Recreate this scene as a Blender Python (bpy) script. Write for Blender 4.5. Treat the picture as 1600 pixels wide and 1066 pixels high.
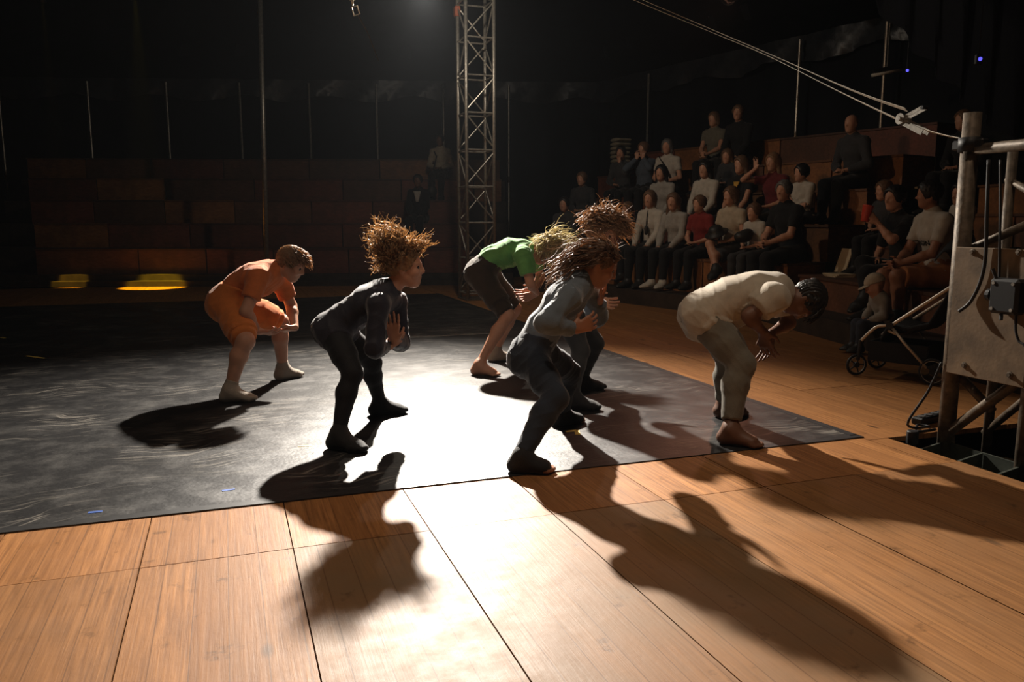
import bpy, math, random
import numpy as np
from mathutils import Matrix, Vector, Euler

for o in list(bpy.data.objects):
    bpy.data.objects.remove(o, do_unlink=True)
SC = bpy.context.scene
COL = SC.collection
RNG = np.random.default_rng(11)
random.seed(5)

# ------------------------------------------------------------------ camera
FPX, EYE = 1255.0, 1.15                      # focal length in px of the 1600 px wide frame, eye height in m
PITCH = math.atan(188 / FPX)
YAW = math.atan(450 / (FPX / math.cos(PITCH)))
cam = bpy.data.cameras.new('camera')
cam.sensor_width = 36.0
cam.lens = FPX / 1600 * 36
cam.clip_start = 0.05
cam_o = bpy.data.objects.new('camera', cam)
cam_o.location = (0, 0, EYE)
cam_o.rotation_euler = (math.pi / 2 - PITCH, 0, -YAW)
COL.objects.link(cam_o)
SC.camera = cam_o

FW = np.array([math.sin(YAW) * math.cos(PITCH), math.cos(YAW) * math.cos(PITCH), -math.sin(PITCH)])
RT = np.array([math.cos(YAW), -math.sin(YAW), 0.0])
UP = np.cross(RT, FW)
FH = np.array([math.sin(YAW), math.cos(YAW), 0.0])    # horizontal view direction
ZZ = np.array([0, 0, 1.0])
CAM = np.array([0, 0, EYE])

def ray(x, y):
    return FW + RT * (x - 800) / FPX + UP * (533 - y) / FPX

def gr(x, y, z=0.0):
    d = ray(x, y)
    return CAM + d * ((z - EYE) / d[2])

def at(x, y, D):
    d = ray(x, y)
    return CAM + d * (D / (d @ FH))

def depth(P):
    return (np.asarray(P) - CAM) @ FH

# ------------------------------------------------------------------ world, exposure
w = bpy.data.worlds.new('night')
SC.world = w
w.use_nodes = True
w.node_tree.nodes['Background'].inputs[0].default_value = (0.02, 0.025, 0.04, 1)
w.node_tree.nodes['Background'].inputs[1].default_value = 0.0
haze = w.node_tree.nodes.new('ShaderNodeVolumeScatter')      # thin stage haze that fills the tent
haze.inputs['Density'].default_value = .00028
haze.inputs['Anisotropy'].default_value = .35
haze.inputs['Color'].default_value = (.85, .92, 1.0, 1)
w.node_tree.links.new(haze.outputs[0], w.node_tree.nodes['World Output'].inputs['Volume'])
SC.view_settings.view_transform = 'Standard'
SC.view_settings.look = 'None'
SC.view_settings.exposure = 0.0
SC.view_settings.gamma = 1.0
SC.view_settings.use_curve_mapping = False

# ------------------------------------------------------------------ stage lights
KEY = at(662, -34, 9.45)

def spot(name, loc, target, power, angle, blend, radius, color):
    l = bpy.data.lights.new(name, 'SPOT')
    l.energy = power
    l.spot_size = math.radians(angle)
    l.spot_blend = blend
    l.shadow_soft_size = radius
    l.color = color
    o = bpy.data.objects.new(name, l)
    o.location = loc
    d = Vector(target) - Vector(loc)
    o.rotation_euler = d.to_track_quat('-Z', 'Y').to_euler()
    COL.objects.link(o)
    return o

FILL_SIDE_W = 175
KEY_AIM = np.array([.15, 2.9, 0.0])
spot('key_spot', KEY, KEY_AIM, 5800, 82, 1.0, 0.075, (1.0, 0.90, 0.78))
spot('key_hot_centre', KEY, gr(712, 752), 4600, 25, 1.0, 0.075, (1.0, 0.93, 0.84))
POOL_A, POOL_B = gr(238, 450), gr(108, 449)
spot('amber_spot', POOL_A + np.array([0.1, -0.9, 4.6]), POOL_A + np.array([0, .1, 0]), 4600, 14.0, 0.35, 0.03, (1.0, 0.70, 0.02))
spot('amber_spot', POOL_B + np.array([0.1, -0.9, 4.6]), POOL_B + np.array([0, .1, 0]), 3000, 8.0, 0.35, 0.02, (1.0, 0.62, 0.04))

# fill spots added to lift floor shadows and audience, then the red side lamp (their fixtures are built with the other lamps)
WASH = [((-.9, 2.2, 6.2), (.3, 3.0, 0), 1.9 * FILL_SIDE_W, 70, (1.0, .76, .56)),
        ((2.6, 2.0, 6.2), (1.9, 3.0, 0), 1.5 * FILL_SIDE_W, 70, (1.0, .76, .56)),
        ((-3.9, 5.4, 4.3), (5.9, 8.8, 1.2), 2.3 * FILL_SIDE_W, 62, (1.0, .62, .36)),  # added to brighten the faces of the spectators
        ((6.9, 10.2, 4.3), (.8, 5.4, .6), 1.6 * FILL_SIDE_W, 58, (1.0, .42, .26))]
for l_, t_, w_, a_, c_ in WASH:
    spot('fill_side_spot', l_, t_, w_, a_, 1.0, .3 if l_[1] < 2 else .14, c_)

bulb = bpy.data.lights.new('spill_bulb', 'POINT')  # added point light, stands in for spill around the key spot
bulb.energy = 85
bulb.color = (1.0, .88, .72)
bulb.shadow_soft_size = .05
BULB = KEY + np.array([.55, .30, .25])
bo_ = bpy.data.objects.new('spill_bulb', bulb)
bo_.location = tuple(BULB)
COL.objects.link(bo_)

# ------------------------------------------------------------------ materials
def nodes_of(name):
    m = bpy.data.materials.new(name)
    m.use_nodes = True
    nt = m.node_tree
    return m, nt, nt.nodes['Principled BSDF'], nt.nodes['Material Output']

class G:
    """tiny node graph helper"""
    def __init__(s, nt):
        s.nt = nt
    def n(s, t, _props=None, **inp):
        nd = s.nt.nodes.new(t)
        for k, v in (_props or {}).items():
            setattr(nd, k, v)
        for k, v in inp.items():
            key = int(k[1:]) if k[0] == 'i' and k[1:].isdigit() else k.replace('_', ' ')
            s.put(nd.inputs[key], v)
        return nd
    def put(s, sock, v):
        if isinstance(v, bpy.types.NodeSocket):
            s.nt.links.new(v, sock)
        elif isinstance(v, bpy.types.Node):
            s.nt.links.new(v.outputs[0], sock)
        else:
            sock.default_value = v
    def math(s, op, a, b=0.0, c=None):
        nd = s.nt.nodes.new('ShaderNodeMath')
        nd.operation = op
        s.put(nd.inputs[0], a)
        s.put(nd.inputs[1], b)
        if c is not None:
            s.put(nd.inputs[2], c)
        return nd.outputs[0]
    def mix(s, f, a, b, mode='MIX'):
        nd = s.nt.nodes.new('ShaderNodeMix')
        nd.data_type = 'RGBA'
        nd.blend_type = mode
        s.put(nd.inputs[0], f)
        s.put(nd.inputs[6], a)
        s.put(nd.inputs[7], b)
        return nd.outputs[2]
    def ramp(s, f, stops):
        nd = s.nt.nodes.new('ShaderNodeValToRGB')
        e = nd.color_ramp.elements
        while len(e) < len(stops):
            e.new(0.5)
        for el, (p, c) in zip(e, stops):
            el.position = p
            el.color = c if len(c) == 4 else (*c, 1)
        s.put(nd.inputs[0], f)
        return nd.outputs[0]
    def noise(s, vec, scale, detail=4, rough=.55):
        nd = s.n('ShaderNodeTexNoise', Scale=scale, Detail=float(detail), Roughness=rough)
        if vec is not None:
            s.put(nd.inputs['Vector'], vec)
        return nd.outputs[0]

def v4(c):
    return (c[0], c[1], c[2], 1.0)

MATS = {}
def mat(name, color, rough=.6, metal=0.0, spec=.4, var=.15, vscale=12.0, bump=0.0, bscale=60.0, sss=0.0, sheen=0.0, emit=None):
    if name in MATS:
        return MATS[name]
    m, nt, b, out = nodes_of(name)
    g = G(nt)
    tc = nt.nodes.new('ShaderNodeTexCoord').outputs['Object']
    nz = g.noise(tc, vscale, 5)
    lo = tuple(max(0, x * (1 - var)) for x in color)
    hi = tuple(min(1, x * (1 + var)) for x in color)
    g.put(b.inputs['Base Color'], g.ramp(nz, [(.3, lo), (.7, hi)]))
    b.inputs['Roughness'].default_value = rough
    b.inputs['Metallic'].default_value = metal
    b.inputs['Specular IOR Level'].default_value = spec
    if sss:
        b.inputs['Subsurface Weight'].default_value = sss
        b.inputs['Subsurface Radius'].default_value = (.02, .008, .004)
        b.inputs['Subsurface Scale'].default_value = 1.0
    if sheen:
        b.inputs['Sheen Weight'].default_value = sheen
        b.inputs['Sheen Roughness'].default_value = .4
    if bump:
        bp = g.n('ShaderNodeBump', Strength=bump, Distance=.01)
        g.put(bp.inputs['Height'], g.noise(tc, bscale, 4))
        g.put(b.inputs['Normal'], bp)
    if emit:
        b.inputs['Emission Color'].default_value = v4(emit[0])
        b.inputs['Emission Strength'].default_value = emit[1]
    MATS[name] = m
    return m

def wood_floor_mat():
    m, nt, b, out = nodes_of('stage_wood')
    g = G(nt)
    pos = nt.nodes.new('ShaderNodeNewGeometry').outputs['Position']
    oi = nt.nodes.new('ShaderNodeObjectInfo')
    sep = g.n('ShaderNodeSeparateXYZ', Vector=pos)
    x, y = sep.outputs[0], sep.outputs[1]
    rnd = oi.outputs['Random']
    strip = g.math('FLOOR', g.math('MULTIPLY', g.math('ADD', x, 4.83), 10.03))
    cell = g.n('ShaderNodeCombineXYZ', X=strip, Y=g.math('MULTIPLY', rnd, 37.0), Z=0.0)
    wn = g.n('ShaderNodeTexWhiteNoise', Vector=cell)
    # grain runs along y, shifted for each strip
    gv = g.n('ShaderNodeCombineXYZ', X=x, Y=g.math('ADD', g.math('MULTIPLY', y, .035), g.math('MULTIPLY', wn.outputs[0], 9.0)), Z=0.0)
    grain = g.noise(gv, 75.0, 6, .65)
    fine = g.noise(gv, 260.0, 3, .6)
    broad = g.noise(pos, 2.3, 6, .6)
    dirt = g.noise(pos, 9.0, 7, .68)
    base = g.mix(g.ramp(grain, [(.36, (0, 0, 0)), (.64, (1, 1, 1))]), (0.17, 0.062, 0.016, 1), (0.43, 0.188, 0.060, 1))
    base = g.mix(g.math('MULTIPLY', wn.outputs[0], .6), base, (0.19, 0.070, 0.018, 1))
    base = g.mix(g.math('MULTIPLY', fine, .25), base, (0.50, 0.27, 0.11, 1))
    # knots
    kv = g.n('ShaderNodeCombineXYZ', X=g.math('MULTIPLY', x, 10.03), Y=g.math('MULTIPLY', y, 4.2), Z=rnd)
    vor = g.n('ShaderNodeTexVoronoi', Vector=kv, Scale=.42)
    knot = g.ramp(vor.outputs['Distance'], [(.05, (1, 1, 1)), (.10, (0, 0, 0))])
    base = g.mix(g.math('MULTIPLY', knot, .85), base, (0.055, 0.022, 0.008, 1))
    # wear: how grey and scuffed a panel is comes from its object colour
    wear = g.n('ShaderNodeSeparateColor', Color=oi.outputs['Color'])
    wear_r, tone = wear.outputs[0], wear.outputs[1]
    patch = g.ramp(broad, [(.38, (0, 0, 0)), (.66, (1, 1, 1))])
    f = g.math('MULTIPLY', wear_r, g.math('ADD', g.math('MULTIPLY', patch, .5), .5))
    base = g.mix(f, base, (0.22, 0.135, 0.072, 1))
    spots = g.ramp(dirt, [(.31, (1, 1, 1)), (.40, (0, 0, 0))])
    base = g.mix(g.math('MULTIPLY', spots, .6), base, (0.07, 0.035, 0.016, 1))
    base = g.mix(1.0, base, g.n('ShaderNodeCombineColor', Red=tone, Green=tone, Blue=tone).outputs[0], 'MULTIPLY')
    # glue joints between strips
    fr = g.math('FRACT', g.math('MULTIPLY', g.math('ADD', x, 4.83), 10.03))
    joint = g.math('LESS_THAN', g.math('ABSOLUTE', g.math('SUBTRACT', fr, .5)), .482)
    base = g.mix(g.math('MULTIPLY', g.math('SUBTRACT', 1.0, joint), .5), base, (.07, .03, .012, 1))
    g.put(b.inputs['Base Color'], base)
    g.put(b.inputs['Roughness'], g.math('ADD', .40, g.math('MULTIPLY', dirt, .28)))
    b.inputs['Specular IOR Level'].default_value = .17
    bp = g.n('ShaderNodeBump', Strength=.35, Distance=.004)
    g.put(bp.inputs['Height'], g.math('ADD', g.math('MULTIPLY', grain, .6), g.math('MULTIPLY', dirt, .8)))
    g.put(b.inputs['Normal'], bp)
    return m

def vinyl_mat():
    m, nt, b, out = nodes_of('black_dance_vinyl')
    g = G(nt)
    pos = nt.nodes.new('ShaderNodeNewGeometry').outputs['Position']
    def scratch(rot, scale, sx, lo, hi, warp):
        wv = g.n('ShaderNodeVectorMath', {'operation': 'MULTIPLY_ADD'})
        nd = g.n('ShaderNodeTexNoise', Scale=1.4, Detail=2.0, Vector=pos)
        g.put(wv.inputs[0], nd.outputs['Color'])
        wv.inputs[1].default_value = (warp, warp, 0)
        g.put(wv.inputs[2], pos)
        mp = g.n('ShaderNodeMapping', Vector=wv.outputs[0])
        mp.inputs['Rotation'].default_value = (0, 0, rot)
        mp.inputs['Scale'].default_value = (sx, 1, 1)
        nz = g.noise(mp.outputs[0], scale, 3, .6)
        return g.ramp(nz, [(lo, (0, 0, 0)), (hi, (1, 1, 1))])
    s1 = scratch(.5, 38, .07, .585, .66, .5)
    s2 = scratch(-.7, 30, .06, .59, .67, .9)
    s3 = scratch(1.3, 44, .08, .59, .66, .6)
    gate = g.ramp(g.noise(pos, 1.6, 4), [(.46, (0, 0, 0)), (.60, (1, 1, 1))])
    smear = g.ramp(g.noise(pos, 4.5, 8, .7), [(.45, (0, 0, 0)), (.75, (1, 1, 1))])
    sc = g.math('MULTIPLY', g.math('MAXIMUM', s1, g.math('MAXIMUM', s2, s3)), gate)
    base = g.mix(g.math('MULTIPLY', smear, .5), (.012, .012, .013, 1), (.060, .057, .052, 1))
    base = g.mix(g.math('MULTIPLY', sc, .55), base, (.26, .24, .21, 1))
    g.put(b.inputs['Base Color'], base)
    g.put(b.inputs['Roughness'], g.math('ADD', .40, g.math('MULTIPLY', smear, .16)))
    b.inputs['Specular IOR Level'].default_value = .5
    bp = g.n('ShaderNodeBump', Strength=.3, Distance=.004)
    g.put(bp.inputs['Height'], g.math('ADD', g.noise(pos, 55, 5), g.math('MULTIPLY', g.noise(pos, 5, 3), 1.2)))
    g.put(b.inputs['Normal'], bp)
    return m

def crate_mat():
    m, nt, b, out = nodes_of('seating_box_wood')
    g = G(nt)
    tc = nt.nodes.new('ShaderNodeTexCoord').outputs['Object']
    oi = nt.nodes.new('ShaderNodeObjectInfo')
    mp = g.n('ShaderNodeMapping', Vector=tc)
    mp.inputs['Scale'].default_value = (.12, 1, 1)
    gr_ = g.noise(mp.outputs[0], 26, 6, .65)
    st = g.noise(tc, 2.2, 5)
    c = g.mix(1.0, oi.outputs['Color'], g.ramp(gr_, [(.25, (.55, .5, .45)), (.75, (1.15, 1.1, 1.05))]), 'MULTIPLY')
    c = g.mix(g.ramp(st, [(.4, (.45, .45, .45)), (.65, (0, 0, 0))]), c, (.04, .022, .012, 1))
    g.put(b.inputs['Base Color'], c)
    b.inputs['Roughness'].default_value = .62
    bp = g.n('ShaderNodeBump', Strength=.2, Distance=.005)
    g.put(bp.inputs['Height'], gr_)
    g.put(b.inputs['Normal'], bp)
    return m

def hair_mat(name, color, trans=.35):
    if name in MATS:
        return MATS[name]
    m, nt, b, out = nodes_of(name)
    g = G(nt)
    tc = nt.nodes.new('ShaderNodeTexCoord').outputs['Object']
    nz = g.noise(tc, 70, 3)
    col = g.ramp(nz, [(.3, tuple(x * .6 for x in color)), (.7, tuple(min(1, x * 1.35) for x in color))])
    g.put(b.inputs['Base Color'], col)
    b.inputs['Roughness'].default_value = .5
    b.inputs['Specular IOR Level'].default_value = .6
    tr = g.n('ShaderNodeBsdfTranslucent', Color=g.mix(.5, col, v4(tuple(min(1, x * 2.2) for x in color))))
    mx = g.n('ShaderNodeMixShader', Fac=trans)
    g.put(mx.inputs[1], b.outputs[0])
    g.put(mx.inputs[2], tr.outputs[0])
    nt.links.new(mx.outputs[0], out.inputs['Surface'])
    MATS[name] = m
    return m

# ------------------------------------------------------------------ object helpers
ORG = {}
def link(o):
    COL.objects.link(o)
    return o

def tag(o, label=None, cat=None, group=None, kind=None):
    if label:
        o['label'] = label
    if cat:
        o['category'] = cat
    if group:
        o['group'] = group
    if kind:
        o['kind'] = kind
    return o

def empty(name, loc, label=None, cat=None, group=None, kind=None):
    o = bpy.data.objects.new(name, None)
    o.empty_display_size = .1
    o.location = tuple(float(v) for v in loc)
    link(o)
    ORG[o.name] = np.array([float(v) for v in loc])
    return tag(o, label, cat, group, kind)

def mesh_obj(name, V, Fc, m, parent=None, smooth=False, origin=None):
    """world coordinates in, one mesh object out (origin at its base or at its parent)"""
    V = np.asarray(V, dtype=np.float64).reshape(-1, 3)
    if parent is not None:
        org = ORG[parent.name]
    elif origin is not None:
        org = np.array(origin, float)
    else:
        lo, hi = V.min(0), V.max(0)
        org = np.array([(lo[0] + hi[0]) / 2, (lo[1] + hi[1]) / 2, lo[2]])
    me = bpy.data.meshes.new(name)
    if isinstance(Fc, np.ndarray) and Fc.ndim == 2:
        n, k = Fc.shape
        me.vertices.add(len(V))
        me.vertices.foreach_set('co', (V - org).astype(np.float32).ravel())
        me.loops.add(n * k)
        me.loops.foreach_set('vertex_index', Fc.astype(np.int32).ravel())
        me.polygons.add(n)
        me.polygons.foreach_set('loop_start', np.arange(0, n * k, k, dtype=np.int32))
        me.update(calc_edges=True)
    else:
        me.from_pydata((V - org).tolist(), [], [list(map(int, f)) for f in Fc])
        me.update()
    if smooth:
        me.polygons.foreach_set('use_smooth', np.ones(len(me.polygons), dtype=bool))
    if m is not None:
        me.materials.append(m)
    o = bpy.data.objects.new(name, me)
    link(o)
    if parent is not None:
        o.parent = parent
    else:
        o.location = tuple(org)
    ORG[o.name] = org
    return o

def unit(v):
    v = np.asarray(v, float)
    return v / max(1e-9, np.linalg.norm(v))

def perp(d):
    a = np.array([0, 0, 1.0]) if abs(d[2]) < .9 else np.array([1.0, 0, 0])
    u = unit(np.cross(d, a))
    return u, np.cross(d, u)

class MB:
    """collects simple shapes; build() makes them one mesh object"""
    def __init__(s):
        s.V, s.F = [], []
    def add(s, V, Fc):
        o = len(s.V)
        s.V += [tuple(map(float, v)) for v in V]
        s.F += [tuple(i + o for i in f) for f in Fc]
        return s
    def box(s, c, size, ax=None, bevel=0.0):
        ax = np.eye(3) if ax is None else np.array(ax, float)
        h = np.array(size, float) / 2
        c = np.array(c, float)
        if bevel:
            b = min(bevel, *(h * .9))
            V, idx = [], {}
            for sx in (-1, 1):
                for sy in (-1, 1):
                    for sz in (-1, 1):
                        for k in range(3):
                            p = np.array([sx, sy, sz]) * (h - b)
                            p[k] = (sx, sy, sz)[k] * h[k]
                            idx[sx, sy, sz, k] = len(V)
                            V.append(c + p @ ax)
            Fc = []
            def loop(k, s0):
                a, b_ = [i for i in range(3) if i != k]
                q = []
                for sa, sb in ((-1, -1), (1, -1), (1, 1), (-1, 1)):
                    t = [0, 0, 0]; t[k] = s0; t[a] = sa; t[b_] = sb
                    q.append(idx[(*t, k)])
                return q
            for k in range(3):
                for s0 in (-1, 1):
                    Fc.append(loop(k, s0))
            for k in range(3):              # edges along axis k
                a, b_ = [i for i in range(3) if i != k]
                for sa in (-1, 1):
                    for sb in (-1, 1):
                        t0 = [0, 0, 0]; t0[k] = -1; t0[a] = sa; t0[b_] = sb
                        t1 = list(t0); t1[k] = 1
                        Fc.append([idx[(*t0, a)], idx[(*t1, a)], idx[(*t1, b_)], idx[(*t0, b_)]])
            for sx in (-1, 1):
                for sy in (-1, 1):
                    for sz in (-1, 1):
                        Fc.append([idx[sx, sy, sz, 0], idx[sx, sy, sz, 1], idx[sx, sy, sz, 2]])
            return s.add(V, Fc)
        V = [c + (np.array([x, y, z]) * h) @ ax for x in (-1, 1) for y in (-1, 1) for z in (-1, 1)]
        return s.add(V, [(0, 1, 3, 2), (4, 6, 7, 5), (0, 4, 5, 1), (2, 3, 7, 6), (0, 2, 6, 4), (1, 5, 7, 3)])
    def tube(s, pts, r, n=10, closed=False):
        pts = [np.array(p, float) for p in pts]
        N = len(pts)
        rs = r if hasattr(r, '__len__') else [r] * N
        u = None
        V = []
        for i, p in enumerate(pts):
            if closed:
                t = unit(pts[(i + 1) % N] - pts[i - 1])
            else:
                t = unit(pts[min(i + 1, N - 1)] - pts[max(i - 1, 0)])
            if u is None:
                u, _ = perp(t)
            u = unit(u - t * (u @ t))
            v = np.cross(t, u)
            for k in range(n):
                a = 2 * math.pi * k / n
                V.append(p + rs[i] * (math.cos(a) * u + math.sin(a) * v))
        Fc = []
        for i in range(N if closed else N - 1):
            j = (i + 1) % N
            for k in range(n):
                q = (k + 1) % n
                Fc.append((i * n + k, i * n + q, j * n + q, j * n + k))
        if not closed:
            Fc.append(tuple(range(n))[::-1])
            Fc.append(tuple((N - 1) * n + k for k in range(n)))
        return s.add(V, Fc)
    def lathe(s, base, axis, prof, n=16):
        """prof: list of (distance along axis, radius)"""
        axis = unit(axis)
        u, v = perp(axis)
        V = []
        for d, r in prof:
            for k in range(n):
                a = 2 * math.pi * k / n
                V.append(np.array(base) + axis * d + r * (math.cos(a) * u + math.sin(a) * v))
        Fc = [(i * n + k, i * n + (k + 1) % n, (i + 1) * n + (k + 1) % n, (i + 1) * n + k)
              for i in range(len(prof) - 1) for k in range(n)]
        Fc.append(tuple(range(n))[::-1])
        Fc.append(tuple((len(prof) - 1) * n + k for k in range(n)))
        return s.add(V, Fc)
    def grid(s, P, thick=None):
        """P: array (a, b, 3); optional thickness vector turns the sheet into a slab"""
        P = np.asarray(P, float)
        a, b = P.shape[:2]
        V = P.reshape(-1, 3)
        Fc = [(i * b + j, i * b + j + 1, (i + 1) * b + j + 1, (i + 1) * b + j) for i in range(a - 1) for j in range(b - 1)]
        s.add(V, Fc)
        if thick is not None:
            s.add(V + np.asarray(thick), [f[::-1] for f in Fc])
            o = len(s.V) - 2 * a * b
            rim = [i * b for i in range(a)] + [(a - 1) * b + j for j in range(1, b)] + \
                  [i * b + b - 1 for i in range(a - 2, -1, -1)] + [j for j in range(b - 2, 0, -1)]
            for q in range(len(rim)):
                r0, r1 = rim[q], rim[(q + 1) % len(rim)]
                s.F.append((o + r0, o + r1, o + a * b + r1, o + a * b + r0))
        return s
    def build(s, name, m, parent=None, smooth=False, origin=None):
        return mesh_obj(name, s.V, s.F, m, parent, smooth, origin)

# ================================================================== structure
WOOD = wood_floor_mat()
VINYL = vinyl_mat()
CRATE = crate_mat()
BLACKM = mat('black_underside', (.012, .011, .010), .8)
TENT = mat('dark_tent_canvas', (.006, .008, .012), .75, spec=.25, var=.3, vscale=1.5, bump=.3, bscale=6)
VAL = mat('glossy_tent_valance', (.02, .023, .028), .4, spec=.6, var=.3, vscale=3, bump=.5, bscale=9)
STEEL = mat('galvanised_steel', (.42, .39, .34), .42, .75, var=.25, vscale=30, bump=.1)
DSTEEL = mat('worn_painted_steel', (.13, .10, .07), .55, .3, var=.45, vscale=25, bump=.25, bscale=40)
GREENST = mat('grey_green_steel', (.075, .085, .07), .5, .4, var=.3, vscale=14)
RUBBER = mat('black_rubber', (.010, .010, .011), .55, spec=.4)

# floor: three-ply panels half a metre wide
SX0, PW, CY0, PL = 3.165, .4985, 2.815, 1.61
floor = MB().box((1.0, 5.6, -.335), (22, 24, .07)).build('floor', BLACKM)
tag(floor, kind='structure')
PIT_X, PIT_Y = 3.292, 3.262
pm = {}
def panel(x0, x1, y0, y1, wear, tone):
    key = (round(x1 - x0, 3), round(y1 - y0, 3))
    gp = .0022
    if key not in pm:
        b = MB().box(((x1 - x0) / 2, (y1 - y0) / 2, -.0135), (x1 - x0 - 2 * gp, y1 - y0 - 2 * gp, .027))
        me = bpy.data.meshes.new('floor_panel')
        me.from_pydata(b.V, [], b.F)
        me.materials.append(WOOD)
        pm[key] = me
    o = bpy.data.objects.new('floor_panel', pm[key])
    o.location = (x0 - ORG['floor'][0], y0 - ORG['floor'][1], random.uniform(-.001, .001) - ORG['floor'][2])
    o.color = (wear, tone, 0, 1)
    link(o)
    o.parent = floor
for i in range(-16, 8):
    x0 = SX0 + i * PW
    x1 = x0 + PW
    for j in range(-3, 8):
        y0 = CY0 + j * PL
        y1 = y0 + PL
        wear = .95 if j < 0 else .12
        if j < 0:
            wear = {-7: .25, -8: .3, -9: .3}.get(i, 1.0 if i < -1 else .55)
        if x0 > 1.6 and j < 0:
            wear = .45
        tone = 1.0 + random.uniform(-.1, .08)
        if i >= 0 and y0 < PIT_Y and x1 > PIT_X:
            if i == 0 and y1 < PIT_Y:
                panel(x0, PIT_X, y0, y1, wear, tone)
            elif i == 0:
                panel(x0, PIT_X, y0, PIT_Y, wear, tone)
                panel(x0, x1, PIT_Y, y1, wear, tone)
            elif y1 > PIT_Y and i <= 3:
                panel(x0, x1, PIT_Y, y1, wear, tone)
            elif i > 3:
                panel(x0, x1, y0, y1, wear, tone)
            continue
        panel(x0, x1, y0, y1, wear, tone)
joist = MB()
for y in np.arange(-1.5, 15.5, .8):
    joist.box((-1.0, y, -.1635), (8.4, .08, .273))
    if y > PIT_Y + .1:
        joist.box((5.2, y, -.1635), (3.9, .08, .273))
tag(joist.build('floor_joist', BLACKM, floor), kind='stuff')

mat_o = MB().box((-1.42, (3.31 + 12.45) / 2, .0025), (9.194, 9.14, .003)).build('dance_mat', VINYL)
mat_root = mat_o
tag(mat_root, 'large black vinyl dance mat scuffed grey, laid on the wooden stage', 'mat')
tape = mat('black_gaffer_tape', (.02, .02, .021), .45, var=.3, vscale=20)
MB().box((-1.42, 3.338, .0047), (9.19, .052, .0012)).build('edge_tape', tape, mat_root)
MB().box((3.15, 7.9, .0047), (.05, 9.1, .0012)).build('edge_tape', tape, mat_root)
chalk = mat('chalk_line', (.45, .45, .42), .7, var=.4, vscale=40)
a, b_ = gr(628, 526), gr(775, 524)
MB().box(((a + b_) / 2 + np.array([0, 0, .0052])), (np.linalg.norm(b_ - a), .014, .0008)).build('chalk_line', chalk, mat_root)

def tape_mark(p0, p1, wd, m, label, bend=None):
    a, b = gr(*p0), gr(*p1)
    d = unit(b - a)
    nrm = np.array([-d[1], d[0], 0])
    mb = MB().box((a + b) / 2 + np.array([0, 0, .0050]), (np.linalg.norm(b - a), wd, .0012), [d, nrm, ZZ])
    if bend is not None:
        c = gr(*bend)
        d2 = unit(c - b)
        mb.box((b + c) / 2 + np.array([0, 0, .0056]), (np.linalg.norm(c - b), wd, .0012), [d2, np.array([-d2[1], d2[0], 0]), ZZ])
    tag(mb.build('tape_mark', m), label, 'tape')
YT = mat('yellow_tape', (.75, .55, .12), .6)
BT = mat('blue_tape', (.05, .12, .42), .5)
tape_mark((41, 557), (70, 561), .035, YT, 'crumpled yellow tape strip lying alone on the dark mat')
tape_mark((0, 528), (8, 529), .03, YT, 'short yellow tape scrap at the far side of the mat')
tape_mark((884, 676), (901, 674), .028, YT, 'yellow corner tape mark beside the feet of the denim-clothed dancer', (903, 681))
tape_mark((466, 699), (488, 698), .022, YT, 'pale yellow tape strip near the feet of the dancer in black')
tape_mark((138, 803), (160, 801), .020, BT, 'blue tape strip next to the plank edge of the mat')
tape_mark((347, 769), (367, 766), .018, BT, 'blue tape strip with white nick near the edge of the mat')

# ------------------------------------------------------------------ stands
class Tier:
    def __init__(s, p0, p1):
        s.p0, s.p1 = np.array([*p0, 0.0]), np.array([*p1, 0.0])
        s.L = np.linalg.norm(s.p1 - s.p0)
        s.d = unit(s.p1 - s.p0)
        s.n = np.array([-s.d[1], s.d[0], 0])       # outward, away from the ring
        if s.n @ (s.p0 - np.array([0, 6.5, 0])) < 0:
            s.n = -s.n
    def pt(s, u, off, z=0.0):
        return s.p0 + s.d * u + s.n * off + ZZ * z
    def slab(s, mb, u0, u1, o0, o1, z0, z1):
        c = (s.pt(u0, o0, z0) + s.pt(u1, o1, z1)) / 2
        mb.box(c, (u1 - u0, o1 - o0, z1 - z0), [s.d, s.n, ZZ])
    def col(s, px, off):
        """point of the line at this offset that lies in the vertical plane of a pixel column"""
        h = ray(px, 345)
        h = np.array([h[0], h[1], 0])
        A = np.array([[h[0], -s.d[0]], [h[1], -s.d[1]]])
        t, u = np.linalg.solve(A, (s.p0 + s.n * off)[:2])
        return u
T0 = Tier(gr(45, 449)[:2], gr(716, 446)[:2])
T1 = Tier((4.95, 11.4), (5.80, 7.72))
T2 = Tier((5.80, 7.70), (5.05, 4.25))
PLAT, TREAD, OFF0 = .2, .72, .4
T0.rise = T1.rise = .45
T2.rise = .34
plat_m = mat('platform_boards', (.035, .023, .016), .7, var=.4, vscale=5, bump=.2)

def platform(T, name, rows, ext=(0, 0), steps=True, grow=0):
    mb = MB()
    if steps:
        T.slab(mb, -ext[0], T.L + ext[1], 0, .2, 0, .095)
        T.slab(mb, -ext[0], T.L + ext[1], .2, 4.3, 0, PLAT)
    else:
        T.slab(mb, -ext[0] - grow, T.L + ext[1], 0, OFF0 + TREAD, 0, PLAT)
        T.slab(mb, -ext[0] - (grow * 2.5), T.L + ext[1], OFF0 + TREAD, 4.3, 0, PLAT)
    for k in range(1, rows):
        T.slab(mb, -ext[0] - (grow + .45 * k if grow else 0), T.L + ext[1], OFF0 + TREAD * k + .02, 4.2, PLAT + T.rise * (k - 1), PLAT + T.rise * k)
    return tag(mb.build(name, plat_m), kind='structure')
platform(T0, 'platform_back', 5, (1.7, 1.0))
platform(T1, 'platform_right', 5, (0, 0), False, 1.2)
platform(T2, 'platform_side', 4, (.3, 1.0), False)

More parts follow.
